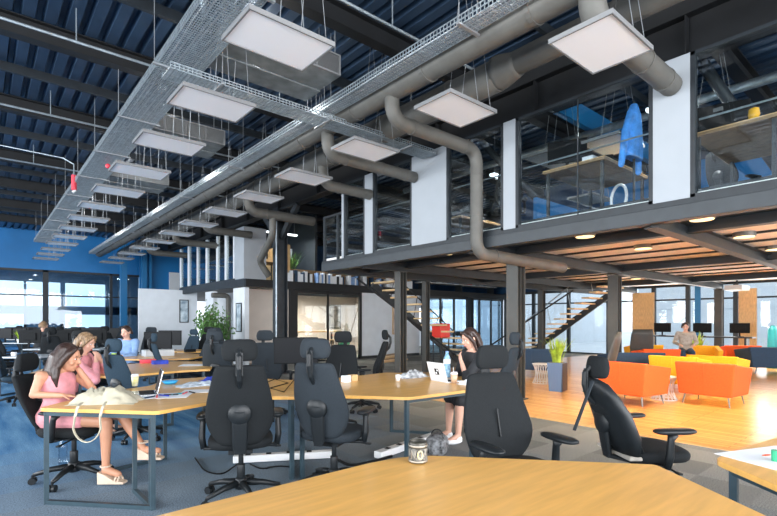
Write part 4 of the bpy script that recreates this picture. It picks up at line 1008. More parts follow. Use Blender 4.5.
def head(mb, c, fwd, up=(0, 0, 1), s=1.0):
    """skull, jaw, nose, ears, lips, brow joined to the body mesh"""
    f = V(fwd).normalized(); u = V(up); u = (u - f * u.dot(f)).normalized(); r = f.cross(u); m = Matrix((r, f, u)).transposed(); e = m.to_euler(); c = V(c)
    P = lambda x, y, z: c + (r * x + f * y + u * z) * s
    mb.ell(P(0, -.01, .02), (.075 * s, .095 * s, .10 * s), e, 18); mb.ell(P(0, .02, -.045), (.058 * s, .068 * s, .075 * s), e, 16); mb.ell(P(0, .052, -.092), (.026 * s, .026 * s, .022 * s), e, 10)
    mb.limb([P(0, .086, .012), P(0, .105, -.022)], [.010 * s, .015 * s], 10)
    for k in (-1, 1):
        mb.ell(P(.076 * k, -.01, -.01), (.010 * s, .02 * s, .032 * s), e, 10); mb.ell(P(.042 * k, .06, -.03), (.024 * s, .024 * s, .024 * s), e, 10); mb.ell(P(.03 * k, .078, .028), (.024 * s, .012 * s, .008 * s), e, 8)
    mb.ell(P(0, .084, -.056), (.024 * s, .010 * s, .006 * s), e, 8); mb.ell(P(0, .081, -.068), (.020 * s, .011 * s, .007 * s), e, 8)
    return P, e
def face_parts(P, e, t, s, lips, brow):
    for k in (-1, 1):
        MB().ell(P(.031 * k, .079, .008), (.011 * s, .008 * s, .006 * s), e, 12).make('eye', M['whiteplastic'], t, smooth=True)
        MB().ell(P(.031 * k, .0865, .008), (.006 * s, .004 * s, .006 * s), e, 10).make('iris', M['plastic'], t, smooth=True)
        MB().ell(P(.031 * k, .088, .031), (.02 * s, .006 * s, .0035 * s), e, 8).make('eyebrow', M[brow], t, smooth=True)
    MB().ell(P(0, .094, -.060), (.022 * s, .006 * s, .008 * s), e, 10).make('lips', lips, t, smooth=True)
lipm = mat('lips', (.45, .10, .09), .4)
def arm_(mb, sh, el, wr, k=1.0): mb.limb([sh, el, wr], [.046 * k, .037 * k, .024 * k], 12)
def leg_(mb, hp, kn, an, k=1.0):
    mb.limb([hp, kn], [.085 * k, .056 * k], 14); c = V(kn).lerp(V(an), .3); mb.limb([kn, c, an], [.054 * k, .053 * k, .032 * k], 12)
def torso_(mb, pel, wst, chs, nk, k=1.0, w=.165, grow=0):
    pel, wst, chs, nk = [V(p) for p in (pel, wst, chs, nk)]; n = 14; rows = []
    pts = [(pel, w * .98 * k, .115 * k), (pel.lerp(wst, .5), w * .92 * k, .108 * k), (wst, w * .80 * k, .098 * k), (wst.lerp(chs, .5), w * .90 * k, .108 * k), (chs, w * .98 * k, .112 * k), (chs.lerp(nk, .55), w * .92 * k, .085 * k), (nk, w * .45 * k, .055 * k)]
    mb.ell(pts[0][0], (w * k, .13 * k, .10 * k), n=14)
    mb.loft([(p, a + grow, b + grow, 2.4) for p, a, b in pts], 20)
def shoe(mb, an, d, s=1.0, lift=0):
    an = V(an); d = V(d).normalized(); e = Euler((0, 0, math.atan2(-d.x, d.y)))
    mb.ell(an + d * .07 + V((0, 0, -.045)), (.043 * s, .125 * s, .035 * s), e, 14); mb.ell(an + V((0, 0, -.02)), (.04 * s, .05 * s, .045 * s), e, 12)

# woman in pink at the left desk ---------------- local +Y = image right
base = atd(56, 4.22)
t = thing('person', 'woman in a pink dress, long dark hair, hand to cheek, at the left desk', 'person', (base.x, base.y, 0), yaw(1, .0))
R_ = lambda x, y, z: V((x, y, z))
hip = (0, .0, .60); wst = (0, .03, .72); chs = (0, .02, .90); nk = (0, .03, 1.00)
shR = R_(.155, -.02, .935); elR = R_(.20, -.05, .79); wrR = R_(.20, .20, .785)
shL = R_(-.15, .04, .94); elL = R_(-.13, .24, .80); wrL = R_(-.04, .155, 1.005)
hd = R_(0, .115, 1.085); fw = V((.0, .95, -.22))
b = MB(); torso_(b, hip, wst, chs, nk, .88); b.limb([nk, hd + V((0, -.03, -.05))], [.045, .045], 12)
b.limb([chs, shR], [.07, .052]); b.limb([chs, shL], [.07, .052]); arm_(b, shR, elR, wrR, .92); arm_(b, shL, elL, wrL, .92)
hand(b, wrR, (-.2, 1, -.05), (0, 0, -1), .9, .4, 1); hand(b, wrL, (.25, .0, 1), (.6, -.5, 0), .85, 1.0, -1)
leg_(b, (.09, .05, .58), (.10, .50, .545), (.09, .49, .16), .92); leg_(b, (-.09, .05, .59), (-.03, .56, .585), (.0, .76, .30), .92)
b.limb([(.09, .49, .13), (.09, .60, .09)], [.036, .028]); b.limb([(.0, .77, .28), (.0, .90, .27)], [.034, .026])
P, e = head(b, hd, fw, s=.98)
b.make('body', M['skin'], t, remesh=.0075, sm=3)
face_parts(P, e, t, .98, lipm, 'hairdark')
# hair: crown, long falling locks
h = MB(); h.ell(P(0, -.03, .035), (.088, .10, .098), e, 18)
for k in range(11):
    a = -1.25 + 2.5 * k / 10; x = .082 * math.sin(a); y = -.03 - .085 * math.cos(a)
    h.limb([P(x * .8, y * .5, .08), P(x * 1.1, y, .0), V((x * 1.3, .09 - .125 * math.cos(a), 1.01)), V((x * 1.45, .07 - .15 * math.cos(a), .92)), V((x * 1.4, .065 - .145 * math.cos(a), .835 - .015 * math.cos(k * 2)))], [.032, .040, .040, .034, .014], 10)
for sg in (-1, 1): h.limb([P(.03 * sg, .06, .098), P(.07 * sg, .045, .06), P(.088 * sg, .0, -.03), V((.105 * sg, .075, 1.0)), V((.12 * sg, .075, .92)), V((.115 * sg, .085, .84))], [.02, .026, .03, .034, .032, .014], 10)
h.make('hair', M['hairdark'], t, remesh=.008, sm=2)
# dress
d_ = MB(); torso_(d_, hip, wst, chs, V(nk) - V((0, 0, .03)), .88, grow=.014); d_.limb([(.09, .0, .58), (.10, .26, .57)], [.104, .088], 14); d_.limb([(-.09, .0, .585), (-.05, .28, .588)], [.104, .085], 14)
d_.limb([(0, -.05, .57), (0, .15, .55)], [.11, .09], 14); d_.limb([chs, V(chs).lerp(shR, .75)], [.085, .058]); d_.limb([chs, V(chs).lerp(shL, .75)], [.085, .058])
d_.make('dress', M['pink'], t, remesh=.010, sm=3)
sandal = mat('cream_sandal', (.66, .52, .40), .6, var=.1)
def wedge(an, d, z0, nm='sandal'):
    an = V(an); d = V(d).normalized(); m_ = MB(); x = V((d.y, -d.x, 0))
    o_ = thing_part = None
    prof = [(-.055, 0, .105), (.0, 0, .085), (.08, 0, .035), (.17, 0, .02)]
    ring = []
    for y, zb, zt in prof:
        c = an + d * y; ring.append([m_.bm.verts.new(V((c.x, c.y, z0 + zb)) - x * .036), m_.bm.verts.new(V((c.x, c.y, z0 + zb)) + x * .036), m_.bm.verts.new(V((c.x, c.y, z0 + zt)) + x * .038), m_.bm.verts.new(V((c.x, c.y, z0 + zt)) - x * .038)])
    m_._skin(ring); o = m_.make(nm, sandal, t, bevel=.006)
    s2 = MB()
    for y, zt in ((.10, .055), (.125, .045)):
        s2.tube([V((an.x, an.y, z0)) + d * y + x * .042 * math.cos(q) + V((0, 0, zt * .4 + .045 * max(0, math.sin(q)))) for q in [PI * k / 8 for k in range(9)]], .008, 6)
    s3 = MB(); s3.tube([V((an.x, an.y, z0 + .15)) + (x * math.cos(q) + d * math.sin(q)) * .04 for q in [2 * PI * k / 14 for k in range(15)]], .007, 6)
    s2.make('toe_strap', sandal, o); s3.make('ankle_strap', sandal, o)
wedge((.09, .49, 0), (0, 1, 0), .012); wedge((.0, .77, 0), (0, 1, -.0), .195)

# a seated person built from a few joints (further from the camera)
def sitter(label, loc, rz, top, trousers, hair, hairlen, skin='skin2', hx=0, hf=(0, 1, -.15), lean=.1, hands='desk', shoes=True, cut=None, zs=.5, legfwd=.46, vox=.011, skirt=False):
    t = thing('person', label, 'person', loc, rz)
    zo = zs - .5
    pel = (0, 0, .59 + zo); ws = (0, lean * .4, .76 + zo); ch = (0, lean * .9, .98 + zo); nk = (0, lean * 1.1, 1.11 + zo); hd = V((hx, lean * 1.3 + .02, 1.245 + zo))
    sR, sL = V((.18, lean, 1.05 + zo)), V((-.18, lean, 1.05 + zo))
    if hands == 'desk': eR, eL, wR, wL = V((.24, lean + .12, .80 + zo)), V((-.24, lean + .12, .80 + zo)), V((.12, lean + .36, .80 + zo)), V((-.12, lean + .36, .80 + zo))
    elif hands == 'chin': eR, eL, wR, wL = V((.2, lean + .26, .80 + zo)), V((-.2, lean + .26, .80 + zo)), V((.05, lean + .2, 1.03 + zo)), V((-.04, lean + .22, 1.03 + zo))
    elif hands == 'cheek': eR, eL, wR, wL = V((.2, lean + .1, .80 + zo)), V((-.19, lean + .22, .80 + zo)), V((.14, lean + .34, .79 + zo)), V((-.06, lean + .21, .985 + zo))
    else: eR, eL, wR, wL = V((.27, lean, .80 + zo)), V((-.27, lean, .80 + zo)), V((.15, .25, .74 + zo)), V((-.15, .25, .74 + zo))
    b = MB(); torso_(b, pel, ws, ch, nk); b.limb([nk, hd + V((0, -.02, -.05))], [.052, .052], 12)
    for s_, e_, w_ in ((sR, eR, wR), (sL, eL, wL)): b.limb([ch, s_], [.085, .06]); arm_(b, s_, e_, w_)
    for w_, e_, th in ((wR, eR, 1), (wL, eL, -1)):
        dd = (w_ - e_); nrm = (0, 0, -1) if hands in ('desk', 'lap') else (0, -1, .2); hand(b, w_, dd, nrm, .95, .6, th)
    for sg in (-1, 1): leg_(b, (sg * .09, .03, .56 + zo), (sg * .11, legfwd, .54 + zo), (sg * .11, legfwd + .02, .12)); b.limb([(sg * .11, legfwd + .02, .1), (sg * .11, legfwd + .14, .05)], [.035, .03])
    P, e = head(b, hd, hf); b.make('body', M[skin], t, remesh=vox, sm=3); face_parts(P, e, t, 1, lipm, hair)
    s2 = MB(); torso_(s2, pel, ws, ch, V(nk) - V((0, 0, .02)), grow=.016)
    for s_, e_, w_ in ((sR, eR, wR), (sL, eL, wL)): s2.limb([ch, s_], [.10, .072]); s2.limb([s_, e_, V(e_).lerp(w_, .75 if hands != 'cheek' else .3)], [.066, .054, .04])
    s2.make('top', M[top], t, remesh=vox, sm=3)
    t2 = MB()
    if skirt: t2.limb([(0, 0, .57 + zo), (.0, .30, .56 + zo)], [.18, .15], 16); t2.limb([(.09, .1, .56 + zo), (.11, legfwd, .54 + zo)], [.11, .08]); t2.limb([(-.09, .1, .56 + zo), (-.11, legfwd, .54 + zo)], [.11, .08])
    else:
        for sg in (-1, 1): t2.limb([(sg * .09, .0, .56 + zo), (sg * .11, legfwd, .54 + zo), (sg * .11, legfwd + .02, .14)], [.105, .072, .055])
    t2.make('skirt' if skirt else 'trousers', M[trousers], t, remesh=vox, sm=3)
    for sg in (-1, 1):
        q = MB(); shoe(q, (sg * .11, legfwd + .02, .085), (0, 1, 0)); q.make('shoe', M['whiteplastic' if skirt else 'black'], t, smooth=True)
    h = MB(); h.ell(P(0, -.022, .036), (.085, .098, .094), e, 16)
    for k in range(9):
        a = -1.3 + 2.6 * k / 8; x = .08 * math.sin(a); y = -.03 - .08 * math.cos(a)
        h.limb([P(x * .8, y * .6, .07), P(x, y, .0), P(x * 1.1, y - .005, -.04 - hairlen * .5), P(x * 1.05, y + .01, -.05 - hairlen)], [.03, .026, .024, .014], 8)
    if hairlen > .05:
        for sg in (-1, 1): h.limb([P(.03 * sg, .065, .095), P(.072 * sg, .045, .05), P(.088 * sg, .01, -.04), P(.09 * sg, .01, -.05 - hairlen)], [.02, .024, .024, .014], 8)
    h.make('hair', M[hair], t, remesh=max(.009, vox * .8), sm=2)
    return t
p = atd(484, 5.75); laptop_woman = sitter('woman in black with brown hair leaning on her hand behind the white laptop', (p.x, p.y, 0), yaw(-.92, -.38), 'black', 'black', 'hairdark', .12, lean=.14, hands='cheek', hf=(0, .9, -.35), legfwd=.40, vox=.009, skirt=True, zs=.46)
# her hair band
p = atd(66, 5.9); sitter('woman with streaked blond hair behind the woman in pink', (p.x, p.y, 0), yaw(.97, .15), 'pink', 'black', 'hairmix', .10, lean=.16, hands='chin', hf=(.1, .9, -.35), zs=.40)
p = atd(131, 9.5); sitter('man in a light blue shirt facing the camera over his desk', (p.x, p.y, 0), yaw(-.15, -1), 'lightblue', 'black', 'hairdark', 0, lean=.10, hands='desk', hf=(-.1, .9, -.25), zs=.46)
p = atd(39, 13.2); sitter('person in black with fair short hair at the pale desks on the left', (p.x, p.y, 0), yaw(.2, 1), 'black', 'black', 'hairmix', 0, lean=.1, zs=.55)
p = atd(686, 13.5); sitter('person in a grey jersey reclining on the yellow armchair in the lounge', (p.x, p.y, 0), yaw(-.5, -1), 'greycloth', 'navy', 'hairdark', 0, lean=-.12, hands='lap', hf=(0, .9, -.3), zs=.52)

# ------------------------------------------------------------------ things on the foreground desk
TZ = .745
p = at(418, 462, TZ); t = thing('mug', 'dark mug with silver bands and a patterned front on the foreground desk', 'mug', tuple(p), yaw(-.1, -1))
mugd = mat('dark_bronze_glaze', (.05, .045, .035), .3, metal=.4, var=.3, scale=30); mugs = mat('silver_band', (.34, .31, .26), .35, metal=.5)
MB().lathe([(.040, .002), (.0435, .005), (.0435, .086), (.042, .098), (.039, .1), (.037, .098), (.037, .012), (.002, .01)], n=32, cap=True).make('cup', mugd, t, smooth=True)
for z in (.006, .076): MB().lathe([(.0438, z), (.0448, z + .002), (.0448, z + .007), (.0438, z + .009)], n=32).make('band', mugs, t, smooth=True)
MB().lathe([(.0442, .018), (.0442, .07)], n=32, cap=False).make('pattern_sleeve', mat('mottled_pattern', (.07, .07, .065), .4, var=.9, scale=60, col2=(.28, .27, .24)), t, smooth=True)
def on_cyl(pts, r=.0449, z0=.044):  # points (arc offset, height) on the front of the mug
    return [V((r * math.sin(x / r), r * math.cos(x / r), z0 + z)) for x, z in pts]
gold = mat('pale_gold_relief', (.60, .52, .30), .35, metal=.3)
m_ = MB(); m_.tube(on_cyl([(.030, -.018), (.030, .018), (.012, -.018), (.012, .018)]), .0035, 6).make('letter', mugs, t, smooth=True)
MB().tube(on_cyl([(-.012 + .011 * math.cos(2 * PI * k / 16), .018 * math.sin(2 * PI * k / 16)) for k in range(17)]), .004, 6).make('letter', gold, t, smooth=True)
# ------------------------------------------------------------------ left desk items
def cloth(name, label, cat, p, sx, sy, h, mt, seed, rz=0, n=20):
    """rumpled heap of fabric: a height field with a closed underside"""
    m = MB(); rnd = random.Random(seed); off = V((rnd.random() * 20, rnd.random() * 20, 0)); top = {}; bot = {}
    for i in range(n + 1):
        for j in range(n + 1):
            x = (i / n - .5) * 2; y = (j / n - .5) * 2; r = (abs(x) ** 3 + abs(y) ** 3) ** (1 / 3)
            q = V((x * 1.7, y * 1.7, 0)) + off; e_ = 1 + .18 * noise.noise(q * 1.3)
            z = h * max(0, 1 - r ** 2.2) * (.65 + .9 * abs(noise.noise(q * 1.6)) + .35 * noise.noise(q * 4)) + .003
            top[i, j] = m.bm.verts.new((x * sx / 2 * e_, y * sy / 2 * e_, max(.003, z))); bot[i, j] = m.bm.verts.new((x * sx / 2 * e_, y * sy / 2 * e_, 0.0005))
    for i in range(n):
        for j in range(n):
            m.bm.faces.new((top[i, j], top[i + 1, j], top[i + 1, j + 1], top[i, j + 1])); m.bm.faces.new((bot[i, j + 1], bot[i + 1, j + 1], bot[i + 1, j], bot[i, j]))
    for i in range(n):
        m.bm.faces.new((top[i, 0], bot[i, 0], bot[i + 1, 0], top[i + 1, 0])); m.bm.faces.new((top[i, n], top[i + 1, n], bot[i + 1, n], bot[i, n]))
        m.bm.faces.new((top[0, i], top[0, i + 1], bot[0, i + 1], bot[0, i])); m.bm.faces.new((top[n, i], bot[n, i], bot[n, i + 1], top[n, i + 1]))
    o = m.make(name, mt, smooth=True, loc=(p[0], p[1], p[2])); o.rotation_euler = (0, 0, rz); return tag(o, label, cat)
p = at(107, 402, TZ); rz = yaw(-.15, 1)
t = thing('shoulder_bag', 'cream canvas bag lying on the left desk, its strap hanging over the edge', 'bag', tuple(p), rz)
b = cloth('bag_body', None, None, (0, 0, .001), .50, .32, .13, M['canvas'], 5); b.parent = t
m = MB(); m.tube([(-.02, -.12, .03), (-.12, -.10, .05), (-.19, 0, .06), (-.10, .07, .08), (.02, .05, .085)], .008, 6).make('handle', M['canvas'], t, smooth=True)
c_ = V((0, 0, 0)); inv = Matrix.Rotation(-rz, 3, 'Z')
def loc_of(u, d, z): return inv @ (atd(u, d, z) - p)
sp_ = [loc_of(82, 3.72, .775), loc_of(78, 3.585, .77), loc_of(75, 3.55, .70)] + [loc_of(87 + 14.5 * math.cos(a), 3.55, .655 - .115 * math.sin(a) * 1.25) for a in [PI * (1.0 - k / 10) for k in range(1, 10)]] + [loc_of(100, 3.55, .70), loc_of(103, 3.585, .77), loc_of(106, 3.72, .78)]
m = MB()
for a, b_ in zip(sp_, sp_[1:]): m.bar(a, b_ + (b_ - a) * .05, .018, .006)
m.make('strap', M['canvas'], t)
def laptop(label, p, rz, mt, sticker=False, ang=1.25, w=.31):
    t = thing('laptop', label, 'laptop', tuple(p), rz)
    MB().b2((-w / 2, -.11, 0), (w / 2, .11, .012)).make('keyboard_base', mt, t, bevel=.003)
    k = MB(); k.b2((-w * .44, -.03, .0122), (w * .44, .09, .0135)); k.make('keys', M['blackp'], t)
    R = Matrix.Translation((0, .11, .012)) @ Matrix.Rotation(-(ang - PI / 2), 4, 'X')
    l_ = MB(); l_.box((0, 0, .105), (w, .008, .21)); l = l_.make('lid', mt, t, bevel=.003); l.matrix_local = R
    MB().box((0, -.0048, .108), (w - .02, .001, .185)).make('screen', M['screen'], l)
    if sticker:
        s = MB(); s.b2((-.035, .0042, .07), (.035, .0052, .14)); s.make('badge', M['blackp'], l)
        s = MB(); s.b2((-.026, .0052, .112), (.0, .0056, .131)).b2((-.002, .0052, .08), (.026, .0056, .100)); s.make('badge_mark', M['paper'], l)
    return t
laptop('thin silver laptop seen edge-on, open on the left desk', at(143, 394, TZ), yaw(1, .56), M['chrome'], ang=1.8)
p = at(435, 385, TZ); laptop('open white laptop with a dark badge on the middle desk', at(447, 381, TZ), yaw(-.8, -.5), M['whiteplastic'], True, ang=1.85, w=.30)
def cup(label, p, r, h, m1, lid=None, straw=False):
    t = thing('takeaway_cup', label, 'cup', tuple(p)); MB().lathe([(r * .72, 0), (r, h), (r * .93, h), (r * .68, .006)], n=24).make('cup', m1, t, smooth=True)
    if lid: MB().lathe([(r * 1.05, h - .004), (r * 1.05, h + .004), (r * .85, h + .018), (r * .5, h + .02)], n=24).make('lid', lid, t, smooth=True)
    if straw: MB().tube([(0, 0, .01), (.01, .02, h + .07)], .003, 6).make('straw', M['whiteplastic'], t)
    return t
yc = mat('lemon_paper_cup', (.80, .72, .18), .5, var=.25, scale=22, col2=(.85, .85, .7))
cup('yellow takeaway cup standing at the back of the left desk', at(135, 386, TZ), .036, .105, yc, M['whiteplastic'])
iced = mat('iced_coffee', (.62, .42, .28), .35, var=.25, scale=30)
cup('iced coffee cup with a dome lid and straw beside the laptop woman', at(454, 383, TZ), .04, .10, iced, M['whiteplastic'], True)
cup('small white cup in front of the grey scarf on the middle desk', at(398, 381, TZ), .030, .07, M['whiteplastic'])
def bottle(label, p, r, h, m1, capm, lab=None):
    t = thing('water_bottle', label, 'bottle', tuple(p)); MB().lathe([(r * .9, 0), (r, .01), (r, h * .35), (r * .92, h * .42), (r, h * .5), (r, h * .72), (r * .45, h * .88), (r * .4, h * .95)], n=20).make('bottle', m1, t, smooth=True)
    MB().lathe([(r * .45, h * .94), (r * .45, h)], n=16).make('cap', capm, t)
    if lab: MB().lathe([(r * 1.02, h * .52), (r * 1.02, h * .70)], n=20, cap=False).make('label_band', lab, t, smooth=True)
blueb = mat('blue_water_bottle', (.10, .28, .50), .15, var=.5, scale=26, col2=(.35, .6, .8))
bottle('tall clear blue water bottle behind the white laptop', at(448, 378, TZ) + V((.05, .06, 0)), .042, .31, blueb, M['lightblue'], M['paper'])
bottle('clear bottle with a green cap on the second-row desk', at(114, 369, TZ), .07, .22, glass_mat('clear_plastic', (.75, .85, .85)), M['lime'])
cup('pink tub on the second-row desk left of the green-capped bottle', at(100, 369, TZ), .045, .10, mat('pink_tub', (.75, .12, .16), .4), M['paper'])
bottle('small green bottle at the pale desks behind the streaked hair', atd(45, 11.7, .745), .05, .22, M['lime'], M['whiteplastic'])
cloth('blue_scarf', 'royal blue cloth heaped at the far side of the left desk', 'cloth', at(222, 380, TZ), .42, .22, .07, M['royal'], 3)
cloth('plastic_wrap', 'crumpled pale blue wrapping on the left desk beside the blue bowl', 'wrapping', at(200, 385, TZ), .45, .24, .035, mat('pale_wrap', (.50, .58, .66), .3, var=.3, scale=18), 8)
cloth('scarf', 'crumpled grey and white scarf on the middle desk', 'scarf', at(413, 377, TZ), .40, .22, .08, mat('grey_white_scarf', (.40, .42, .44), .8, var=.8, scale=14, col2=(.8, .82, .84)), 12)
cloth('paper_wrap', 'bunched white paper by the laptop woman\'s arm', 'paper', at(466, 384, TZ), .16, .12, .04, M['paper'], 15)
t = thing('bowl', 'turquoise-blue dish in the clutter of the left desk', 'bowl', tuple(at(170, 384, TZ))); MB().lathe([(.05, 0), (.085, .035), (.08, .035), (.045, .006)], n=24).make('dish', mat('azure_dish', (.02, .35, .72), .35), t, smooth=True)
for u, v, lb in ((246, 385, 'left white box on the left desk behind the black chair'), (254, 387, 'right white box on the left desk behind the black chair'), (346, 382, 'small white box with wooden side on the middle desk, left'), (353, 381, 'small wood-coloured block next to the white box on the middle desk')):
    tag(MB().box((0, 0, .035), (.085, .07, .07)).make('small_box', M['woodlight' if 'wood-col' in lb else 'paper'], bevel=.003, loc=at(u, v, TZ)), lb, 'box')
for u, v, lb, sz in ((160, 396, 'white sheet of paper lying under the pens on the left desk', (.5, .3)), (205, 391, 'white sheet by the right end of the left desk', (.4, .22)), (82, 369, 'papers on the second-row desk before the streaked-hair woman', (.4, .28)), (198, 365, 'sheet at the right end of the second-row desk', (.5, .35))):
    o = MB().box((0, 0, .0015), (sz[0], sz[1], .002)).make('paper_sheet', M['paper'], loc=at(u, v, TZ)); o.rotation_euler = (0, 0, yaw(-.2, 1)); tag(o, lb, 'paper')
cols = ['navy', 'red', 'royal', 'black', 'teal', 'pinkred', 'black']
for k in range(7):
    p = at(150 + 7 * k, 398 - .8 * k, TZ); a_ = .6 + .7 * k
    o = MB().tube([(-.06, 0, 0), (.06, 0, 0)], .006, 8).make('marker_pen', M[cols[k]], loc=p + V((0, 0, .0095))); o.rotation_euler = (0, 0, a_); tag(o, '%s marker pen in the scatter of pens on the left desk' % ('leftmost', 'second from left', 'third from left', 'middle', 'third from right', 'second from right', 'rightmost')[k], 'pen', 'pens scattered on the left desk')
cloth('red_pouch', 'small red and grey heap on the left desk by the black chair', 'pouch', at(252, 393, TZ), .14, .10, .05, mat('red_mixed', (.5, .08, .07), .6, var=.7, scale=30, col2=(.4, .42, .42)), 19)
mk = MB(); mk.tube([at(262, 384, TZ + .006), at(275, 379, TZ + .006), at(288, 383, TZ + .006), at(270, 388, TZ + .006), at(284, 392, TZ + .006), at(294, 380, TZ + .006)], .005, 6); tag(mk.make('cable', M['blackp'], smooth=True), 'tangled black cable on the desk between the two chair backs', 'cable')
for u, v, lb, m1 in ((148, 363, 'pink box on the second-row desk', 'pinkred'), (160, 364, 'dark tin next to the pink box', 'royal'), (190, 352, 'dark jumble box on the third-row desk', 'blackp')):
    tag(MB().box((0, 0, .03), (.22, .12, .06)).make('small_box', M[m1], bevel=.004, loc=at(u, v, TZ)), lb, 'box')
# tablet prop below the far monitor
tag(MB().box((0, 0, .06), (.52, .3, .12)).make('monitor_riser', M['greytop'], bevel=.006, loc=atd(158, 9.3, TZ)), 'pale riser box in front of the monitor by the white partition', 'riser')
# right desk: paper with print, marker
p = at(757, 459, TZ); t = thing('printed_sheet', 'large white sheet with a small orange mark on the right desk', 'paper', tuple(at(776, 457, TZ)), yaw(1, .35))
MB().box((0, 0, .0015), (.28, .46, .002)).make('sheet', M['paper'], t); MB().ell((-.03, -.02, .0035), (.010, .03, .002)).make('orange_mark', M['orange'], t)
tag(MB().lathe([(.02, 0), (.02, .05)], n=14).make('glue_pot', M['green'], loc=at(776, 462, TZ) + V((.01, 0, .003))), 'tiny green pot at the right border of the right desk', 'pot')
# ------------------------------------------------------------------ cables and trunking on the floor
t = thing('cable_trunking', 'white cable trunking box lying on the floor between the two black chairs', 'trunking', tuple(atd(285, 4.85)), yaw(1, .2)); MB().box((0, 0, .045), (.09, 1.0, .07)).make('housing', M['whiteplastic'], t, bevel=.008)
for k in range(4): MB().box((0, -.36 + .2 * k, .082), (.05, .05, .006)).make('socket', M['blackp'], t)
t = thing('cable_trunking', 'white socket trunking on the floor below the middle desk, near the mug', 'trunking', tuple(atd(408, 5.3)), yaw(.62, .78)); MB().box((0, 0, .045), (.10, 1.05, .07)).make('housing', M['whiteplastic'], t, bevel=.008)
for k in range(4): MB().box((0, -.36 + .2 * k, .082), (.05, .05, .006)).make('socket', M['blackp'], t)
def fcable(lb, pts, r=.007): tag(MB().tube(bend_path([atd(u, d, .012 if r < .01 else r + .004) for u, d in pts], .12, 4), r, 6).make('floor_cable', M['blackp'], smooth=True), lb, 'cable')
fcable('black cable looping on the carpet left of the white trunking', [(195, 4.9), (205, 4.45), (222, 4.35), (240, 4.75), (246, 4.85)])
fcable('thick black cable running between the two trunking boxes', [(336, 4.85), (350, 4.6), (372, 4.75), (392, 4.95)], .014)
fcable('thin black cable on the carpet behind the black chair', [(250, 4.7), (262, 4.5), (275, 4.65), (290, 4.6)])
# small bottle under the left chair
bottle('empty clear bottle standing on the carpet behind the woman\'s chair base', atd(63, 4.75, 0), .04, .26, glass_mat('clear_plastic_bottle', (.85, .92, .97)), M['whiteplastic'])
# clutter at the foot of the laptop woman
t = thing('backpack', 'dark backpack with pale stripes on the floor by the laptop woman', 'bag', tuple(atd(437, 5.15)), yaw(.3, 1)); MB().loft([((0, 0, 0), .10, .14, 3), ((0, 0, .05), .12, .16, 3), ((0, 0, .15), .11, .14, 3), ((0, .02, .2), .06, .08, 2.5)], 20).make('body', mat('dark_striped_cloth', (.03, .035, .04), .7, var=.9, scale=22, col2=(.35, .36, .38)), t, smooth=True)
MB().tube(arc((0, 0, .19), .06, 0, PI, 8, (1, 0, 0), (0, 0, 1)), .007, 6).make('handle', M['black'], t)
# projector box under the soffit near the right windows, and desks outside the lounge
t = thing('projector', 'pale projector hung under the soffit by the right windows', 'projector', tuple(at(737, 291, 2.45))); MB().box((0, 0, .1), (.9, .5, .16)).make('housing', M['greytop'], t, bevel=.01); MB().tube([(0, 0, .18), (0, 0, .36)], .03, 8).make('mount', M['steel'], t)
t = thing('plastic_crate', 'turquoise crate behind the navy sofa at the right border', 'crate', tuple(atd(773, 14.6, 0))); MB().loft([((0, 0, .0), .2, .15, 4), ((0, 0, 1.15), .14, .12, 3), ((0, 0, 1.3), .05, .05, 3)], 16).make('body', M['teal'], t, smooth=True)
# ------------------------------------------------------------------ more of the busy left room
rnd = random.Random(5)
ex = [(12, 18.5, (0, 1)), (30, 18.6, (0, 1)), (96, 18.8, (0, 1)), (112, 15.6, (0, 1))]
wh = ['far back at the left edge, second row', 'far back beside the left edge, second row', 'far back right under the wide window', 'left of the blue column in the far row']
for (u, d, f), w_ in zip(ex, wh): dup(mon, (*atd(u, d)[:2], .745), yaw(*f), 'dark monitor ' + w_)
for u, d, f, w_ in ((70, 14.3, (.2, 1), 'in front of the far row of monitors'), (109, 14.8, (-.2, 1), 'left of the seated man in the far row'), (28, 16.9, (.1, 1), 'behind the person in black'), (10, 10.6, (.5, .8), 'at the left edge, between the pale desks'), (205, 12.4, (.1, -1), 'in front of the tree trunk, far off')):
    dup(P_['black'], (*atd(u, d)[:2], 0), yaw(*f), 'black office chair ' + w_)
E5 = [(72, 11.8, .12, 'teal'), (84, 11.9, .16, 'lime'), (14, 9.3, .07, 'paper'), (34, 9.4, .05, 'lightblue'), (90, 15.3, .2, 'green'), (24, 15.2, .14, 'lime')]
for k, (u, d, h, m1) in enumerate(E5):
    p = atd(u, d, .745); tag(MB().lathe([(.04, 0), (.05, h * .6), (.045, h)], n=12).make('desk_cup', M[m1], loc=p), 'small %s jar on a pale desk at the left' % {'teal': 'turquoise', 'lime': 'yellow-green', 'paper': 'white', 'lightblue': 'light blue', 'green': 'dark green'}[m1] + (' at the far back' if d > 14 else ''), 'cup')
p = atd(20, 15.1, .745); t = thing('potted_plant', 'low green plant on the pale desk far off at the left', 'potted plant', tuple(p)); MB().lathe([(.07, 0), (.09, .12), (.08, .12)], n=16).make('pot', M['whiteplastic'], t); b = MB(); blades(b, 40, .06, .32, .22, .02, 8); b.make('leaves', M['leafy'], t, loc=(0, 0, .1), smooth=True)

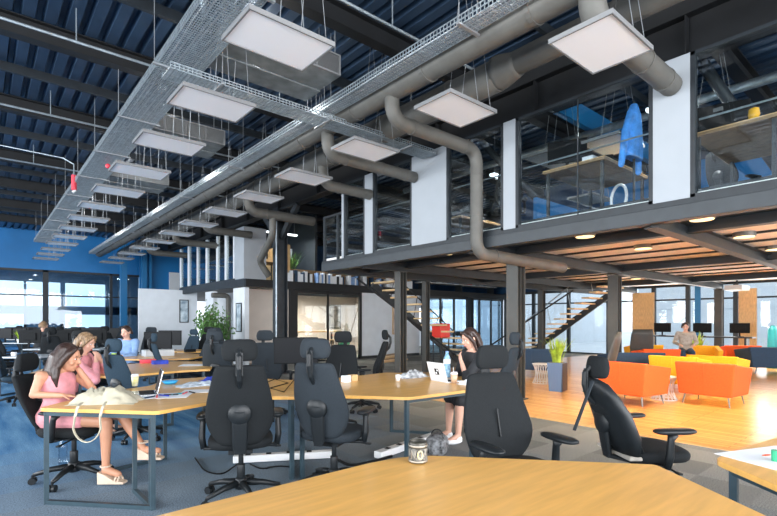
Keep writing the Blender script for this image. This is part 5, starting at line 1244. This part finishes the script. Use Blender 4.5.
# counter with screens and plants by the right window wall
t = thing('window_counter', 'dark counter along the right window wall behind the lounge', 'counter', (19.5, 5.9, 0)); MB().box((0, 0, .88), (.5, 3.4, .05)).make('top', M['steel'], t)
for y in (-1.5, 0, 1.5): MB().box((0, y, .43), (.4, .06, .86)).make('leg', M['steel'], t)
for y, w_ in ((4.6, 'right of the reading person'), (5.7, 'right behind the reading person'), (7.0, 'left behind the reading person')): dup(mon, (19.5, y, .905), PI / 2 + .2, 'dark monitor on the window counter ' + w_, 'monitors on the window counter')
for x, y, s_, lb in ((8.8, 15.9, 3, 'bushy green plant on the far upper floor behind the tall black column'), (19.0, 1.6, 6, 'green potted plant by the right window wall')):
    t = thing('potted_plant', lb, 'potted plant', (x, y, 2.76 if y > 10 else 0)); MB().lathe([(.15, 0), (.2, .4), (.18, .4)], n=18).make('pot', M['blackp'], t); b = MB(); blades(b, 70, .14, .95, .45, .035, s_); b.make('leaves', M['leaf'], t, loc=(0, 0, .36), smooth=True)
# ------------------------------------------------------------------ camera, light, view
cam = bpy.data.cameras.new('camera'); co = bpy.data.objects.new('camera', cam); COL.objects.link(co)
co.location = (0, 0, EYE); co.rotation_euler = (PI / 2, 0, -HEAD)
cam.sensor_width = 36; cam.lens = 36 * 480 / 777; cam.shift_y = (322 - 258) / 777; cam.clip_start = .05; cam.clip_end = 300
scn.camera = co
w = bpy.data.worlds.new('sky'); scn.world = w; w.use_nodes = True; nt = w.node_tree; bg = nt.nodes['Background']
tc = nt.nodes.new('ShaderNodeTexCoord'); nz = nt.nodes.new('ShaderNodeTexNoise'); nz.inputs['Scale'].default_value = 5; nz.inputs['Detail'].default_value = 5
rp = nt.nodes.new('ShaderNodeValToRGB'); rp.color_ramp.elements[0].position = .35; rp.color_ramp.elements[1].position = .62
rp.color_ramp.elements[0].color = (.62, .76, .96, 1); rp.color_ramp.elements[1].color = (1, 1, 1, 1)
nt.links.new(tc.outputs['Generated'], nz.inputs['Vector']); nt.links.new(nz.outputs['Fac'], rp.inputs[0]); nt.links.new(rp.outputs[0], bg.inputs['Color'])
bg.inputs['Strength'].default_value = 1.3
def area(name, loc, sx, sy, e, col=(1, 1, 1), rot=(0, 0, 0)):
    l = bpy.data.lights.new(name, 'AREA'); l.shape = 'RECTANGLE'; l.size = sx; l.size_y = sy; l.energy = e; l.color = col
    o = bpy.data.objects.new(name, l); COL.objects.link(o); o.location = loc; o.rotation_euler = rot; return o
# area fills added for daylight from unseen windows left of and behind the camera
area('daylight_fill_left', (-8.7, 9, 2.8), 28, 4, 1900, (.93, .97, 1), (PI / 2, 0, -PI / 2))
area('daylight_fill_behind', (3, -5.6, 2.7), 16, 4, 1300, (.97, .98, 1), (-PI / 2, 0, PI))
area('daylight_right', (20.0, 2.5, 1.5), 14, 2.3, 260, (1, .96, .9), (PI / 2, 0, PI / 2))
# fill points added under the roof to brighten the hall; no fixtures
for x, y in ((3.2, 2.5), (3.2, 7), (3.2, 11.5), (3.2, 16), (3.2, 21), (-3, 4), (-3, 12)):
    l = bpy.data.lights.new('hall_fill', 'POINT'); l.energy = 28; l.color = (1, .98, .95); l.shadow_soft_size = .12
    o = bpy.data.objects.new('hall_fill', l); COL.objects.link(o); o.location = (x, y, 4.9)
for x, y, lb in ((8.2, 2.9, 'lit strip lamp over the near desks of the upper room'), (9.0, 6.4, 'lit strip lamp behind the large white panel upstairs'), (8.3, 15.6, 'lit strip lamp over the far upper floor')):
    mb = MB(); mb.b2((-.6, -.06, 0), (.6, .06, .05)); t = mb.make('strip_lamp', M['striplight'], loc=(x, y, 4.55)); tag(t, lb, 'strip lamp')
    mb = MB(); mb.tube([(-.5, 0, .05), (-.5, 0, 1.05)], .006, 5); mb.tube([(.5, 0, .05), (.5, 0, 1.05)], .006, 5); mb.make('hanger', M['wire'], t)
    area('room_lamp', (x, y, 4.53), 1.2, .12, 45, (.95, .98, 1))
area('kitchen_fill', (10.5, 16.8, 2.4), 1.5, 1.0, 190, (1, .88, .74))  # area light added to brighten the kitchen, no fixture
area('office_fill', (17.0, 17.0, 2.5), 4, 2, 60, (.9, .96, 1))  # added fill for the glazed offices, no fixture
area('far_office_fill', (1.5, 31, 4.4), 8, 3, 90, (.9, .96, 1))  # added fill for the room behind the far glazing, no fixture
vs = scn.view_settings; vs.view_transform = 'Standard'; vs.look = 'None'; vs.gamma = 1; vs.use_curve_mapping = False; vs.exposure = .8
